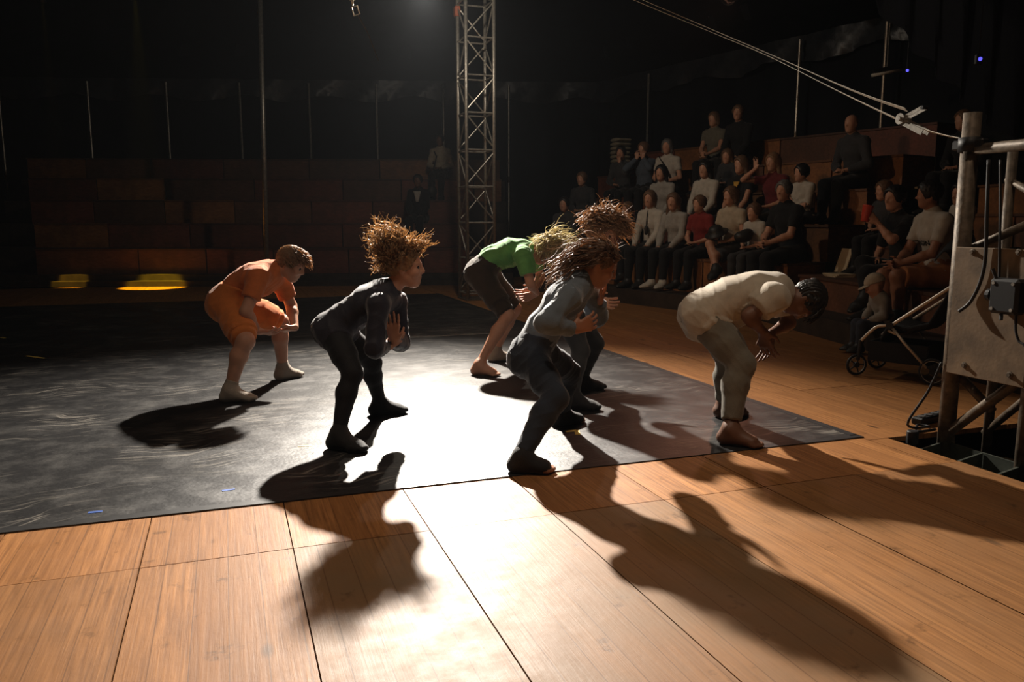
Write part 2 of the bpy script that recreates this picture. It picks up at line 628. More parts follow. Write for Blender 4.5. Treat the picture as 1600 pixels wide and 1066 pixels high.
ORANGE, BROWN, RED = (.42, .17, .05), (.20, .085, .045), (.26, .075, .04)
ORD = ['bottom', 'second', 'third', 'fourth', 'top']
NTH = ['first', 'second', 'third', 'fourth', 'fifth', 'sixth', 'seventh', 'eighth', 'ninth']
def boxes(T, rows, stand, palette, ext=(0, 0), top='top', mark='truss tower', rev=False):
    for k in range(rows):
        u = -(ext[0] + (.45 if T is T1 else .38) * k if ext[0] else 0) + random.uniform(-.02, .02)
        made = []
        end = T.L + (ext[1] if k >= 3 else ext[1] * .2)
        while u < end - .3:
            ln = random.choice([1.2, 1.35, 1.5, 1.8])
            if end - (u + ln) < .5:
                ln = end - u
            z = PLAT + T.rise * k
            o = OFF0 + TREAD * k
            col = random.choice(palette)
            f = random.uniform(.75, 1.2)
            base = T.pt(u + ln / 2, o + TREAD / 2, z)
            rank = ORD[k] if k < rows - 1 else top
            r = empty('seat_box', base, 'box', 'seat box', f'{rank} row boxes of the {stand}')
            made.append((r, {ORANGE: 'orange-brown', BROWN: 'dark brown', RED: 'reddish'}[col], rank))
            mb = MB()
            T.slab(mb, u + .012, u + ln - .012, o + .02, o + TREAD, z, z + T.rise - .028)
            bo = mb.build('body', CRATE, r)
            bo.color = (col[0] * f, col[1] * f, col[2] * f, 1)
            mb = MB()
            T.slab(mb, u + .004, u + ln - .004, o, o + TREAD - .003, z + T.rise - .028, z + T.rise)
            lo = mb.build('lid', CRATE, r)
            lo.color = (col[0] * f * .55, col[1] * f * .55, col[2] * f * .55, 1)
            u += ln
        for i, (r, cn, rank) in enumerate(made[::-1] if rev else made):
            r['label'] = f'{cn} box, {NTH[i]} from the {mark}, {rank} row of the {stand}'
boxes(T0, 5, 'nearly empty stand', [ORANGE, BROWN, BROWN, RED, RED], (.05, .9), rev=True)
boxes(T1, 5, 'crowded stand', [ORANGE, BROWN, RED], (1.2, 0), mark='dark gap')
boxes(T2, 4, 'stand behind the stroller', [ORANGE, BROWN, BROWN], (0, .9), mark='control tower', rev=True)

# ------------------------------------------------------------------ tent
WZ = 4.25
def isect(Ta, oa, Tb, ob):
    A = np.array([[Ta.d[0], -Tb.d[0]], [Ta.d[1], -Tb.d[1]]])
    t, u = np.linalg.solve(A, (Tb.p0 + Tb.n * ob - Ta.p0 - Ta.n * oa)[:2])
    return (Ta.p0 + Ta.n * oa + Ta.d * t)[:2]
WO = 4.75
c_left = (T0.p0 + T0.n * WO - T0.d * 4.5)[:2]
c1 = isect(T0, WO, T1, WO)
c2 = isect(T1, WO, T2, WO)
c3 = (T2.p1 + T2.n * WO + T2.d * 9)[:2]
corners = [c_left, c1, c2, c3, np.array([-6.5, -5.0])]
names = ['wall_back', 'wall_right', 'wall_side', 'wall_front', 'wall_left']
for q in range(5):
    a, b = corners[q], corners[(q + 1) % 5]
    n = 60
    P = np.zeros((n, 2, 3))
    d = unit(np.array([*(b - a), 0]))
    nr = np.array([-d[1], d[0], 0])
    L = np.linalg.norm(b - a)
    for i in range(n):
        u = i / (n - 1)
        base = np.array([*(a + (b - a) * u), 0]) + nr * (.05 * math.sin(u * L * 7) * (0 < i < n - 1))
        P[i, 0], P[i, 1] = base - ZZ * .3, base + ZZ * WZ
    tag(MB().grid(P, nr * .01).build(names[q], TENT, smooth=True), kind='structure')
    # valance: a loose strip of canvas hanging under the eaves
    m = int(L * 9)
    P = np.zeros((m, 5, 3))
    ctr = np.array([1.0, 6.5, 0])
    for i in range(m):
        u = i / (m - 1)
        base = np.array([*(a + (b - a) * u), 0])
        inw = nr if nr @ (ctr - base) > 0 else -nr
        for j in range(5):
            t = j / 4
            sw = .05 * math.sin(u * L * 5.1 + j * .4) + .035 * math.sin(u * L * 13.7 + 2 * j)
            P[i, j] = base + inw * (.2 + sw * (.4 + t)) + ZZ * (WZ + .05 - t * (.42 + .07 * math.sin(u * L * 3.3)))
    tag(MB().grid(P).build('trim_%d' % (q + 1), VAL, smooth=True), kind='structure')
apex = np.array([1.2, 6.8, 12.5])
P = []
ring = []
for q in range(5):
    a, b = corners[q], corners[(q + 1) % 5]
    for i in range(12):
        ring.append(a + (b - a) * i / 12)
ring.append(corners[0])
P = np.zeros((len(ring), 8, 3))
for i, c in enumerate(ring):
    for j in range(8):
        t = j / 7
        p = np.array([*c, WZ]) * (1 - t) + apex * t
        p[2] -= .5 * math.sin(math.pi * t) + .08 * math.cos(i * 1.57) * math.sin(math.pi * t)
        P[i, j] = p
tag(MB().grid(P, (0, 0, .015)).build('ceiling', TENT, smooth=True), kind='structure')

# posts of the tent wall
def wall_post(T, px, lean=0.0, part=''):
    u = T.col(px, WO - .32)
    p = T.pt(u, WO - .32)
    r = empty('tent_pole', p, part, 'tent pole', 'side poles of the tent wall')
    mb = MB().tube([p, p + ZZ * 2.1], .032, 10)
    mb.build('lower_tube', STEEL, r)
    mb = MB().tube([p + ZZ * 2.1, p + ZZ * (WZ - .05)], .026, 10)
    mb.build('upper_tube', STEEL, r)
    MB().tube([p + ZZ * 2.02, p + ZZ * 2.16], .038, 10).build('collar', DSTEEL, r)
for i, px in enumerate((695, 593, 490, 384, 272, 152, 16)):
    wall_post(T0, px, part=f'slim tent wall pole behind the nearly empty stand, {NTH[i]} from the truss tower')
for px in (795, 902):
    wall_post(T0 if px < 850 else T1, px, part='slim tent pole in the dark gap, ' + ('next to the truss tower' if px < 850 else 'next to the crowded stand'))
for i, px in enumerate((1008, 1236, 1366)):
    wall_post(T1, px, part=f'slim metal tent pole behind the crowded stand, {NTH[i]} from the dark gap')

# free-standing mast
b0 = gr(418, 452)
top = at(406, 0, depth(b0))
d = unit(top - b0)
r = empty('mast_pole', b0, 'tall thin grey metal mast standing behind the dancer in orange', 'pole')
MB().tube([b0, b0 + d * 5.4], .041, 14).build('tube', STEEL, r, smooth=True)
MB().lathe(b0, ZZ, [(0, .16), (.012, .16), (.013, .06), (.12, .055)], 16).build('base_plate', DSTEEL, r)

# lattice truss tower
n0 = gr(731, 470)
s_ = .41
r = empty('truss_tower', n0 + np.array([s_ / 2, s_ / 2, 0]), 'square lattice metal truss tower rising between the stands', 'truss')
cs = [n0 + np.array([x, y, 0]) * s_ for x, y in ((0, 0), (1, 0), (1, 1), (0, 1))]
TRZ = 5.3
for c in cs:
    MB().tube([c, c + ZZ * TRZ], .026, 12).build('chord', STEEL, r, smooth=True)
st = .512
zs = np.arange(.1, TRZ, st)
for f in range(4):
    a, b = cs[f], cs[(f + 1) % 4]
    for i, z in enumerate(zs):
        MB().tube([a + ZZ * z, b + ZZ * z], .013, 8).build('rung', STEEL, r)
        if i + 1 < len(zs):
            q0, q1 = (a, b) if (i + f) % 2 else (b, a)
            MB().tube([q0 + ZZ * (z + .03), q1 + ZZ * (z + st - .03)], .012, 8).build('diagonal', STEEL, r)
MB().box(n0 + np.array([s_ / 2, s_ / 2, .01]), (.47, .47, .02)).build('base_plate', DSTEEL, r)
# small red clamp block on the tower
p = at(714, 18, depth(cs[3]))
MB().box(p, (.08, .10, .14), bevel=.01).build('clamp_block', mat('rusty_red_paint', (.35, .10, .05), .6), r)

# ------------------------------------------------------------------ lamps (fixtures of the spots; those for fill and spill are added)
LAMPB = mat('black_lamp_housing', (.015, .015, .016), .45, .3)
def fixture(loc, aim, size, label):
    d = unit(np.array(aim) - np.array(loc))
    loc = np.array(loc)
    r = empty('stage_lamp', loc - ZZ * .2, label, 'stage lamp')
    s = size
    # hollow barrel around the bulb, open towards the stage
    prof = [(-1.6, .35), (-1.55, .6), (-.2, .62), (.9, .7), (.9, .66), (-.15, .58), (-1.0, .5)]
    mb = MB()
    u, v = perp(d)
    n = 18
    V = [loc + d * a * s + rr * s * (math.cos(2 * math.pi * k / n) * u + math.sin(2 * math.pi * k / n) * v) for a, rr in prof for k in range(n)]
    Fc = [(i * n + k, i * n + (k + 1) % n, (i + 1) * n + (k + 1) % n, (i + 1) * n + k) for i in range(len(prof) - 1) for k in range(n)]
    mb.add(V, Fc)
    mb.build('barrel', LAMPB, r, smooth=True)
    side = unit(np.cross(d, ZZ))
    MB().tube([loc + side * .72 * s - d * .5 * s, loc + side * .72 * s + ZZ * 1.5 * s - d * .5 * s, loc - side * .72 * s + ZZ * 1.5 * s - d * .5 * s, loc - side * .72 * s - d * .5 * s], .06 * s, 8).build('yoke', LAMPB, r)
    c = loc - d * .5 * s + ZZ * 1.5 * s
    MB().box(c + ZZ * .12 * s, (.2 * s, .2 * s, .3 * s)).build('clamp', LAMPB, r)
    return c + ZZ * .27 * s
k = fixture(KEY - unit(KEY_AIM - KEY) * .02, KEY_AIM, .17, 'big black stage spotlight hanging high behind the dancers')
bar0 = k + np.array([-2.5, 0, .05]); bar1 = k + np.array([2.5, 0, .05])
rb = empty('lighting_bar', (bar0 + bar1) / 2, 'horizontal steel bar that carries the big stage spotlight', 'bar')
MB().tube([bar0, bar1], .025, 12).build('tube', STEEL, rb)
for bx in (bar0, bar1):
    MB().tube([bx - np.array([-.1 if bx is bar0 else .1, 0, 0]), bx + ZZ * .9], .006, 6).build('steel_wire', STEEL, rb)
wb = empty('spill_lamp', BULB - ZZ * .06, 'bare work bulb in a black holder on the lighting bar', 'lamp')  # holder and cord made up to carry the added spill light
MB().tube([BULB + ZZ * .06, BULB + ZZ * .14], .03, 12).build('holder', LAMPB, wb)
MB().tube([BULB + ZZ * .14, np.array([BULB[0], k[1], k[2] + .05])], .008, 8).build('cord', LAMPB, wb)
for (l_, t_, w_, a_, c_), nm in zip(WASH, ('over the open stage planks', 'above the control tower', 'across from the crowded stand', 'above the crowded stand, glowing red')):
    fixture(l_, t_, .16, 'dim black wash lamp hanging high ' + nm)  # first three housings are added along with their fill spots
for P_, sz, nm in ((POOL_A, .09, 'small amber lamp high above the wider yellow light pool'), (POOL_B, .08, 'small amber lamp high above the narrow yellow light pool')):
    L_ = P_ + np.array([0.1, -0.9, 4.6])
    k = fixture(L_, P_, sz, nm)
    MB().tube([k, k + ZZ * 1.2], .008, 6).build('hanging_rod', STEEL, bpy.data.objects[[o.name for o in bpy.data.objects if o.name.startswith('stage_lamp')][-1]])

# ================================================================== people: implicit surfaces turned into meshes
class Field:
    def __init__(s, lo, hi, h):
        s.lo = np.array(lo, float); s.h = h
        s.n = np.maximum(4, np.ceil((np.array(hi) - s.lo) / h).astype(int) + 1)
        s.f = np.full(tuple(s.n), 1.0, dtype=np.float32)
    def sub(s, lo, hi):
        i0 = np.clip(np.floor((np.array(lo) - s.lo) / s.h).astype(int), 0, s.n - 1)
        i1 = np.clip(np.ceil((np.array(hi) - s.lo) / s.h).astype(int) + 1, 1, s.n)
        sl = tuple(slice(a, b) for a, b in zip(i0, i1))
        ax = [(s.lo[k] + s.h * np.arange(i0[k], i1[k])).astype(np.float32) for k in range(3)]
        return sl, ax[0][:, None, None], ax[1][None, :, None], ax[2][None, None, :]
    def put(s, sl, d, k, neg=False):
        f = s.f[sl]
        if neg:                                   # smooth subtraction
            d = -d
            hh = np.maximum(k - np.abs(f - d), 0) / k
            s.f[sl] = np.maximum(f, d) + hh * hh * k * .25
        else:
            hh = np.maximum(k - np.abs(f - d), 0) / k
            s.f[sl] = np.minimum(f, d) - hh * hh * k * .25
    def prim(s, p):
        if p['t'] == 'cone':
            a, b, ra, rb, k = p['a'], p['b'], p['ra'], p['rb'], p['k']
            w_ = p.get('w', 1.0); n = p.get('n')
            m = max(ra, rb) * max(1, w_) + k + 3 * s.h
            sl, X, Y, Z = s.sub(np.minimum(a, b) - m, np.maximum(a, b) + m)
            x, y, z = X - a[0], Y - a[1], Z - a[2]
            ab = b - a
            if n is not None and w_ != 1:
                q = (x * n[0] + y * n[1] + z * n[2]) * (1 / w_ - 1)
                x, y, z = x + q * n[0], y + q * n[1], z + q * n[2]
                ab = ab + n * (ab @ n) * (1 / w_ - 1)
            L2 = max(1e-9, ab @ ab)
            t0 = (x * ab[0] + y * ab[1] + z * ab[2]) / L2
            t = np.clip(t0, 0, 1)
            d = np.sqrt((x - t * ab[0]) ** 2 + (y - t * ab[1]) ** 2 + (z - t * ab[2]) ** 2) - (ra + t * (rb - ra))
            if p.get('cap'):
                d = np.maximum(d, (t0 - 1) * math.sqrt(L2))
            s.put(sl, d.astype(np.float32), k, p.get('neg', False))
        else:
            c, A, R, k = p['c'], p['A'], p['r'], p['k']
            m = max(R) + k + 3 * s.h
            sl, X, Y, Z = s.sub(c - m, c + m)
            x, y, z = X - c[0], Y - c[1], Z - c[2]
            q = [x * A[i][0] + y * A[i][1] + z * A[i][2] for i in range(3)]
            k0 = np.sqrt(sum((q[i] / R[i]) ** 2 for i in range(3)))
            k1 = np.sqrt(sum((q[i] / R[i] ** 2) ** 2 for i in range(3))) + 1e-6
            s.put(sl, (k0 * (k0 - 1) / k1).astype(np.float32), k, p.get('neg', False))
    def clip(s, p, n):
        sl, X, Y, Z = s.sub(s.lo, s.lo + s.h * (s.n - 1))
        s.f = np.maximum(s.f, ((X - p[0]) * n[0] + (Y - p[1]) * n[1] + (Z - p[2]) * n[2]).astype(np.float32))
    def mesh(s):
        f = s.f
        ins = f < 0
        cnt = np.zeros(tuple(np.array(f.shape) - 1), dtype=np.int8)
        for dx in (0, 1):
            for dy in (0, 1):
                for dz in (0, 1):
                    cnt += ins[dx:dx + cnt.shape[0], dy:dy + cnt.shape[1], dz:dz + cnt.shape[2]]
        act = (cnt > 0) & (cnt < 8)
        I = np.argwhere(act)
        idx = np.full(act.shape, -1, dtype=np.int32)
        idx[act] = np.arange(len(I))
        corner = {(dx, dy, dz): f[I[:, 0] + dx, I[:, 1] + dy, I[:, 2] + dz] for dx in (0, 1) for dy in (0, 1) for dz in (0, 1)}
        acc = np.zeros((len(I), 3)); num = np.zeros(len(I))
        for ax in range(3):
            o = [i for i in range(3) if i != ax]
            for a in (0, 1):
                for b in (0, 1):
                    c0 = [0, 0, 0]; c0[o[0]] = a; c0[o[1]] = b
                    c1_ = list(c0); c1_[ax] = 1
                    f0, f1 = corner[tuple(c0)], corner[tuple(c1_)]
                    cr = (f0 < 0) != (f1 < 0)
                    den = np.where(cr, f0 - f1, 1)
                    t = np.where(cr, f0 / den, 0)
                    P = np.zeros((len(I), 3)); P[:, o[0]] = a; P[:, o[1]] = b; P[:, ax] = t
                    acc += P * cr[:, None]; num += cr
        V = s.lo + s.h * (I + acc / num[:, None])
        quads = []
        for ax in range(3):
            o = [(ax + 1) % 3, (ax + 2) % 3]
            n = np.array(f.shape)
            sl0 = [slice(None)] * 3; sl0[ax] = slice(0, n[ax] - 1)
            sl1 = [slice(None)] * 3; sl1[ax] = slice(1, n[ax])
            A_, B_ = ins[tuple(sl0)], ins[tuple(sl1)]
            for flip, E_ in ((0, A_ & ~B_), (1, ~A_ & B_)):
                e = np.argwhere(E_)
                e = e[(e[:, o[0]] > 0) & (e[:, o[1]] > 0) & (e[:, o[0]] < n[o[0]] - 1) & (e[:, o[1]] < n[o[1]] - 1)]
                if not len(e):
                    continue
                q = []
                for da, db in ((1, 1), (0, 1), (0, 0), (1, 0)):
                    g_ = e.copy(); g_[:, o[0]] -= da; g_[:, o[1]] -= db
                    q.append(idx[g_[:, 0], g_[:, 1], g_[:, 2]])
                q = np.stack(q, 1)
                quads.append(q[:, ::-1] if flip else q)
        return V, np.concatenate(quads)

def cone(a, b, ra, rb, k=.02, w=1.0, n=None, cap=False, tagn='', neg=False):
    return dict(t='cone', a=np.asarray(a, float), b=np.asarray(b, float), ra=ra, rb=rb, k=k, w=w, n=n, cap=cap, tag=tagn, neg=neg)

def ell(c, A, r, k=.02, tagn='', neg=False):
    return dict(t='ell', c=np.asarray(c, float), A=[np.asarray(x, float) for x in A], r=r, k=k, tag=tagn, neg=neg)

def fill(prims, lo, hi, h):
    """arms are fields of their own that melt into the body only around the shoulder"""
    F_ = Field(lo, hi, h)
    arms = {}
    for p in prims:
        if p.get('grp'):
            arms.setdefault(p['grp'][0], []).append(p)
        else:
            F_.prim(p)
    for q in arms.values():
        A_ = Field(lo, hi, h)
        for p in q:
            A_.prim(p)
        c, R = q[0]['grp'][1], q[0]['grp'][2]
        sl, X, Y, Z = F_.sub(c - R, c + R)
        dist = np.sqrt((X - c[0]) ** 2 + (Y - c[1]) ** 2 + (Z - c[2]) ** 2)
        k = (.035 * np.clip(1.3 - 1.3 * dist / R, 0, 1) + 1e-4).astype(np.float32)
        f, d = F_.f[sl].copy(), A_.f[sl]
        F_.f = np.minimum(F_.f, A_.f)
        hh = np.maximum(k - np.abs(f - d), 0) / k
        F_.f[sl] = np.minimum(f, d) - hh * hh * k * .25
    return F_

def solid(prims, h, clips=(), under=None):
    """under = (body prims, gap, mask prims): also cover that body by the gap wherever the mask reaches"""
    lo = np.full(3, 1e9); hi = np.full(3, -1e9)
    for p in prims:
        if p.get('neg'):
            continue
        if p['t'] == 'cone':
            m = max(p['ra'], p['rb']) * max(1, p['w']) + p['k'] * .5 + 3 * h
            lo = np.minimum(lo, np.minimum(p['a'], p['b']) - m); hi = np.maximum(hi, np.maximum(p['a'], p['b']) + m)
        else:
            m = max(p['r']) + p['k'] * .5 + 3 * h
            lo = np.minimum(lo, p['c'] - m); hi = np.maximum(hi, p['c'] + m)
    F_ = fill(prims, lo, hi, h)
    if under:
        B_ = fill(under[0], lo, hi, h); M_ = fill(under[2], lo, hi, h)
        F_.f = np.minimum(F_.f, np.maximum(B_.f - under[1], M_.f))
    for c, n in clips:
        F_.clip(c, n)
    return F_.mesh()

def fat(p, e, k=None):
    q = dict(p)
    if q['t'] == 'cone':
        ww = q['w']
        q['ra'] = p['ra'] + e; q['rb'] = p['rb'] + e
        if ww > 1:                               # keep the added thickness even on wide sections
            q['w'] = (p['ra'] * ww + e) / (p['ra'] + e)
    else:
        q['r'] = tuple(x + e for x in p['r'])
    if k:
        q['k'] = k
    return q

def cut(p, frac, grow=1.0):
    """first part of a limb, flat at the cut"""
    q = dict(p)
    q['b'] = p['a'] + (p['b'] - p['a']) * frac
    q['rb'] = (p['ra'] + (p['rb'] - p['ra']) * frac) * grow
    q['cap'] = True
    return q

def hand(wr, d, n, thumb, L, curl=.5, spread=.12, tagn='hand'):
    """wr wrist, d towards the fingertips, n out of the palm, thumb unit vector to the thumb side"""
    d = unit(d); n = unit(n - d * (n @ d)); s = np.cross(n, d)
    if s @ thumb < 0:
        s = -s
    P = []
    pl = .50 * L
    rad = .047 * L
    for i, (off, ln) in enumerate(((.165, .44), (.055, .50), (-.055, .46), (-.160, .36))):
        k0 = wr + d * pl * (1 - .05 * abs(i - 1)) + s * off * L * 1.12
        P.append(cone(wr + s * off * L * .55 + d * .06 * L, k0, rad * 1.5, rad * 1.15, .05 * L * 2, tagn=tagn))
        ang = spread * (off / .16)
        dd = unit(d + s * ang)
        p = k0
        c = 0
        for seg, fr in enumerate((.45, .31, .24)):
            c += curl * (.55, .75, .5)[seg]
            v = dd * math.cos(c) + n * math.sin(c)
            q = p + v * ln * L * fr
            P.append(cone(p, q, rad * (1.02 - .1 * seg), rad * (.94 - .12 * seg), .004 + (.006 if seg == 0 else 0), tagn=tagn))
            p = q
    b0_ = wr + s * .17 * L + d * .10 * L
    t1 = b0_ + (d * .62 + s * .62 + n * .35) * .26 * L
    t2 = t1 + (d * .85 + s * .25 + n * .35 * curl) * .22 * L
    P.append(cone(wr + s * .05 * L, b0_, rad * 1.6, rad * 1.5, .02, tagn=tagn))
    P.append(cone(b0_, t1, rad * 1.5, rad * 1.1, .012, tagn=tagn))
    P.append(cone(t1, t2, rad * 1.05, rad * .8, .006, tagn=tagn))
    return P

def head_prims(c, f, u, H, fine=True, neck=None, nr=.04):
    f = unit(f); u = unit(u - f * (u @ f)); l = np.cross(u, f)
    A = [f, l, u]
    def W(x, y, z):
        return c + (f * x + l * y + u * z) * H
    P = [ell(W(-.06, 0, .12), A, (.415 * H, .335 * H, .375 * H), .02, 'skull'),
         ell(W(.12, 0, -.13), A, (.265 * H, .262 * H, .345 * H), .03, 'face'),
         cone(W(.22, 0, -.40), W(.27, 0, -.39), .085 * H, .075 * H, .03, tagn='face')]
    for s in (-1, 1):
        P.append(cone(W(-.02, s * .22, -.2), W(.2, s * .08, -.40), .085 * H, .075 * H, .03, tagn='face'))
        if fine:
            P.append(ell(W(-.05, s * .335, -.05), [unit(f + .25 * s * l), l, u], (.075 * H, .032 * H, .115 * H), .008, 'ear'))
            P.append(cone(W(.33, s * .06, .075), W(.28, s * .2, .06), .04 * H, .035 * H, .02, tagn='face'))
            P.append(ell(W(.405, s * .135, -.005), A, (.06 * H, .078 * H, .045 * H), .02, 'socket', neg=True))
            P.append(ell(W(.27, s * .17, -.13), A, (.09 * H, .08 * H, .07 * H), .03, 'cheek'))
    P.append(cone(W(.365, 0, .04), W(.44, 0, -.10), .032 * H, .05 * H, .014, tagn='nose'))
    if fine:
        P.append(cone(W(.385, -.045, -.125), W(.385, .045, -.125), .038 * H, .038 * H, .012, tagn='nose'))
        P.append(ell(W(.355, 0, -.235), A, (.05 * H, .10 * H, .024 * H), .006, 'lip'))
        P.append(ell(W(.345, 0, -.285), A, (.05 * H, .085 * H, .026 * H), .006, 'lip'))
    else:
        for s in (-1, 1):
            P.append(ell(W(-.05, s * .33, -.05), A, (.07 * H, .04 * H, .11 * H), .01, 'ear'))
            P.append(ell(W(.40, s * .135, -.0), A, (.07 * H, .085 * H, .05 * H), .02, 'socket', neg=True))
    if neck is not None:
        P.append(cone(neck, W(-.08, 0, -.22), nr * 1.08, nr, .04, tagn='neck'))
    return P, W, A

def wrinkle(o, amp, scale, seed=0):
    me = o.data
    n = len(me.vertices)
    co = np.empty(n * 3, np.float32); me.vertices.foreach_get('co', co); co = co.reshape(-1, 3)
    nr = np.empty(n * 3, np.float32); me.vertices.foreach_get('normal', nr); nr = nr.reshape(-1, 3)
    rg = np.random.default_rng(seed)
    d = np.zeros(n)
    for i in range(5):
        v = rg.normal(size=3); v /= np.linalg.norm(v)
        w2 = rg.normal(size=3)
        fr = scale * (1 + .55 * i)
        ph = co @ v * fr + 1.6 * np.sin(co @ w2 * scale * .6 + i) + rg.uniform(0, 6)
        d += (1 - np.abs(np.sin(ph))) ** 2 / (1 + .4 * i) * np.clip(np.sin(co @ rg.normal(size=3) * scale * .5 + i) + .4, 0, 1)
    co += nr * (d * amp)[:, None].astype(np.float32)
    me.vertices.foreach_set('co', co.ravel())
    me.update()

def limb_prims(J, u, gth=1.0, fine=True, lk=1.0):
    """arms, legs, torso of a figure from its joints; u = stature / 1.5"""
    P = []
    l = unit(J['lat'])
    r = u * gth
    sp = unit(J['chest'] - J['pel'])
    waist = J.get('waist', J['pel'] * .52 + J['chest'] * .48)
    P.append(cone(J['pel'] - sp * .02 * u, J['pel'] + sp * .03 * u, .088 * r, .085 * r, .05, 1.42, l, tagn='pelvis'))
    P.append(cone(J['pel'], waist, .084 * r, .076 * r, .05, 1.38, l, tagn='torso'))
    P.append(cone(waist, J['chest'], .076 * r, .088 * r, .05, 1.42, l, tagn='torso'))
    up = J['chest'] + (J['neck'] - J['chest']) * .62
    P.append(cone(J['chest'], up, .088 * r, .062 * r, .05, 1.5, l, tagn='torso'))
    P.append(cone(up, J['neck'], .055 * r, .044 * r, .05, 1.2, l, tagn='torso'))
    for s in 'nf':
        sh, el, wr = J['sh' + s], J['el' + s], J['wr' + s]
        P.append(cone(up, sh, .05 * r, .045 * r, .04, tagn='yoke'))
        P.append(cone(sh, el, .043 * r, .034 * r, .03, tagn='uarm' + s))
        mid = el + (wr - el) * .3
        P.append(cone(el, mid, .034 * r, .0345 * r, .02, tagn='farm' + s))
        P.append(cone(mid, wr, .0345 * r, .022 * r, .02, tagn='farm' + s))
        for p in P:
            if p['tag'] in ('uarm' + s, 'farm' + s):
                p['grp'] = (s, sh, .17 * u)
        hp, kn, an = J['hip' + s], J['kn' + s], J['an' + s]
        P.append(cone(hp, hp + (kn - hp) * .5, .082 * r * lk, .066 * r * lk, .04, tagn='thigh' + s))
        P.append(cone(hp + (kn - hp) * .5, kn, .066 * r * lk, .051 * r, .03, tagn='thigh' + s))
        td = unit(J['toe' + s])
        back = unit(-(td - unit(an - kn) * (td @ unit(an - kn))))
        calf = kn + (an - kn) * .32 + back * .012 * u
        P.append(cone(kn, calf, .049 * r, .050 * r * lk, .025, tagn='shin' + s))
        P.append(cone(calf, an, .050 * r * lk, .030 * r, .025, tagn='shin' + s))
        sd = unit(np.cross(td, ZZ)); upf = np.cross(sd, td)
        z0 = J['sole' + s] if ('sole' + s) in J else an - ZZ * .07 * u
        heel = z0 - td * .035 * u + upf * .032 * u
        ball = z0 + td * .105 * u + upf * .026 * u
        P.append(cone(an, heel, .032 * r, .031 * u, .03, tagn='foot' + s))
        P.append(cone(an, ball, .032 * r, .022 * u, .04, 1.5, sd, tagn='foot' + s))
        P.append(cone(heel, ball, .030 * u, .024 * u, .03, 1.45, sd, tagn='foot' + s))
        if fine:
            for i in range(5):
                o = (i - 2) * .0165 * u
                tip = .150 - .006 * abs(i - 1.2) ** 1.5
                P.append(cone(ball + sd * o - upf * .008 * u, z0 + td * tip * u + sd * o * 1.05 + upf * .0135 * u, .014 * u, .011 * u, .006, tagn='toes' + s))
        else:
            P.append(cone(ball, z0 + td * .15 * u + upf * .018 * u, .024 * u, .016 * u, .02, 2.0, sd, tagn='foot' + s))
    return P

def picks(P, *tags):
    return [p for p in P if p['tag'] in tags]

def locks(roots, d0, flow, length, r0, seed, curl=.3, freq=2.0, seg=9, bend=1.6, droop=0.0, sides=4):
    """many tapering hair locks -> V, F arrays"""
    rg = np.random.default_rng(seed)
    n = len(roots)
    d0 = np.asarray(d0, float); flow = np.asarray(flow, float)
    if flow.ndim == 1:
        flow = np.repeat(flow[None], n, 0)
    length = np.broadcast_to(np.asarray(length, float), (n,))
    a = rg.normal(size=(n, 3)); a /= np.linalg.norm(a, axis=1)[:, None]
    b = np.cross(a, flow + 1e-3); b /= np.linalg.norm(b, axis=1)[:, None] + 1e-9
    ph = rg.uniform(0, 6.28, n); fq = freq * rg.uniform(.6, 1.4, n)
    p = np.array(roots, float)
    pts = [p.copy()]; dirs = []
    for i in range(1, seg):
        t = i / (seg - 1)
        m = np.clip(t * bend, 0, 1)
        m = m * m * (3 - 2 * m)
        d = d0 * (1 - m) + flow * m + curl * (np.sin(ph + fq * t * 6.28)[:, None] * a + np.cos(ph + fq * t * 6.28)[:, None] * b)
        d[:, 2] -= droop * t
        d /= np.linalg.norm(d, axis=1)[:, None]
        p = p + d * (length / (seg - 1))[:, None]
        pts.append(p.copy()); dirs.append(d)
    dirs = [dirs[0]] + dirs
    rr = np.broadcast_to(np.asarray(r0, float), (n,))
    V = np.zeros((n, seg, sides, 3))
    for i in range(seg):
        t = i / (seg - 1)
        d = dirs[i]
        u = np.cross(d, a); u /= np.linalg.norm(u, axis=1)[:, None] + 1e-9
        v = np.cross(d, u)
        r = rr * (1 - t) ** .55 * (.9 + .1 * math.sin(t * 3)) + .0004
        for k in range(sides):
            an = 2 * math.pi * k / sides
            V[:, i, k] = pts[i] + (r * math.cos(an))[:, None] * u * 1.4 + (r * math.sin(an) * .7)[:, None] * v
    base = (np.arange(n) * seg * sides)[:, None, None]
    i = np.arange(seg - 1)[None, :, None] * sides
    k = np.arange(sides)[None, None, :]
    k2 = (k + 1) % sides
    Fq = np.stack([base + i + k, base + i + k2, base + i + sides + k2, base + i + sides + k], -1).reshape(-1, 4)
    return V.reshape(-1, 3), Fq

def join(*vf):
    V, F_, o = [], [], 0
    for v, f in vf:
        V.append(v); F_.append(np.asarray(f) + o); o += len(v)
    return np.concatenate(V), np.concatenate(F_)

SKIN = mat('fair_skin', (.52, .27, .175), .5, spec=.4, var=.07, vscale=25, sss=.12, bump=.05, bscale=90)
SKIN2 = mat('tanned_skin', (.36, .17, .10), .5, spec=.4, var=.07, vscale=25, sss=.1)
SKIN3 = mat('brown_skin', (.17, .082, .05), .5, spec=.4, var=.08, vscale=25, sss=.08)
EYEM = mat('dark_eyes', (.03, .02, .015), .15, spec=.6)

def cloth(name, color, rough=.8, sheen=.25, bump=.25):
    return mat(name, color, rough, spec=.25, var=.12, vscale=18, bump=bump, bscale=220, sheen=sheen)

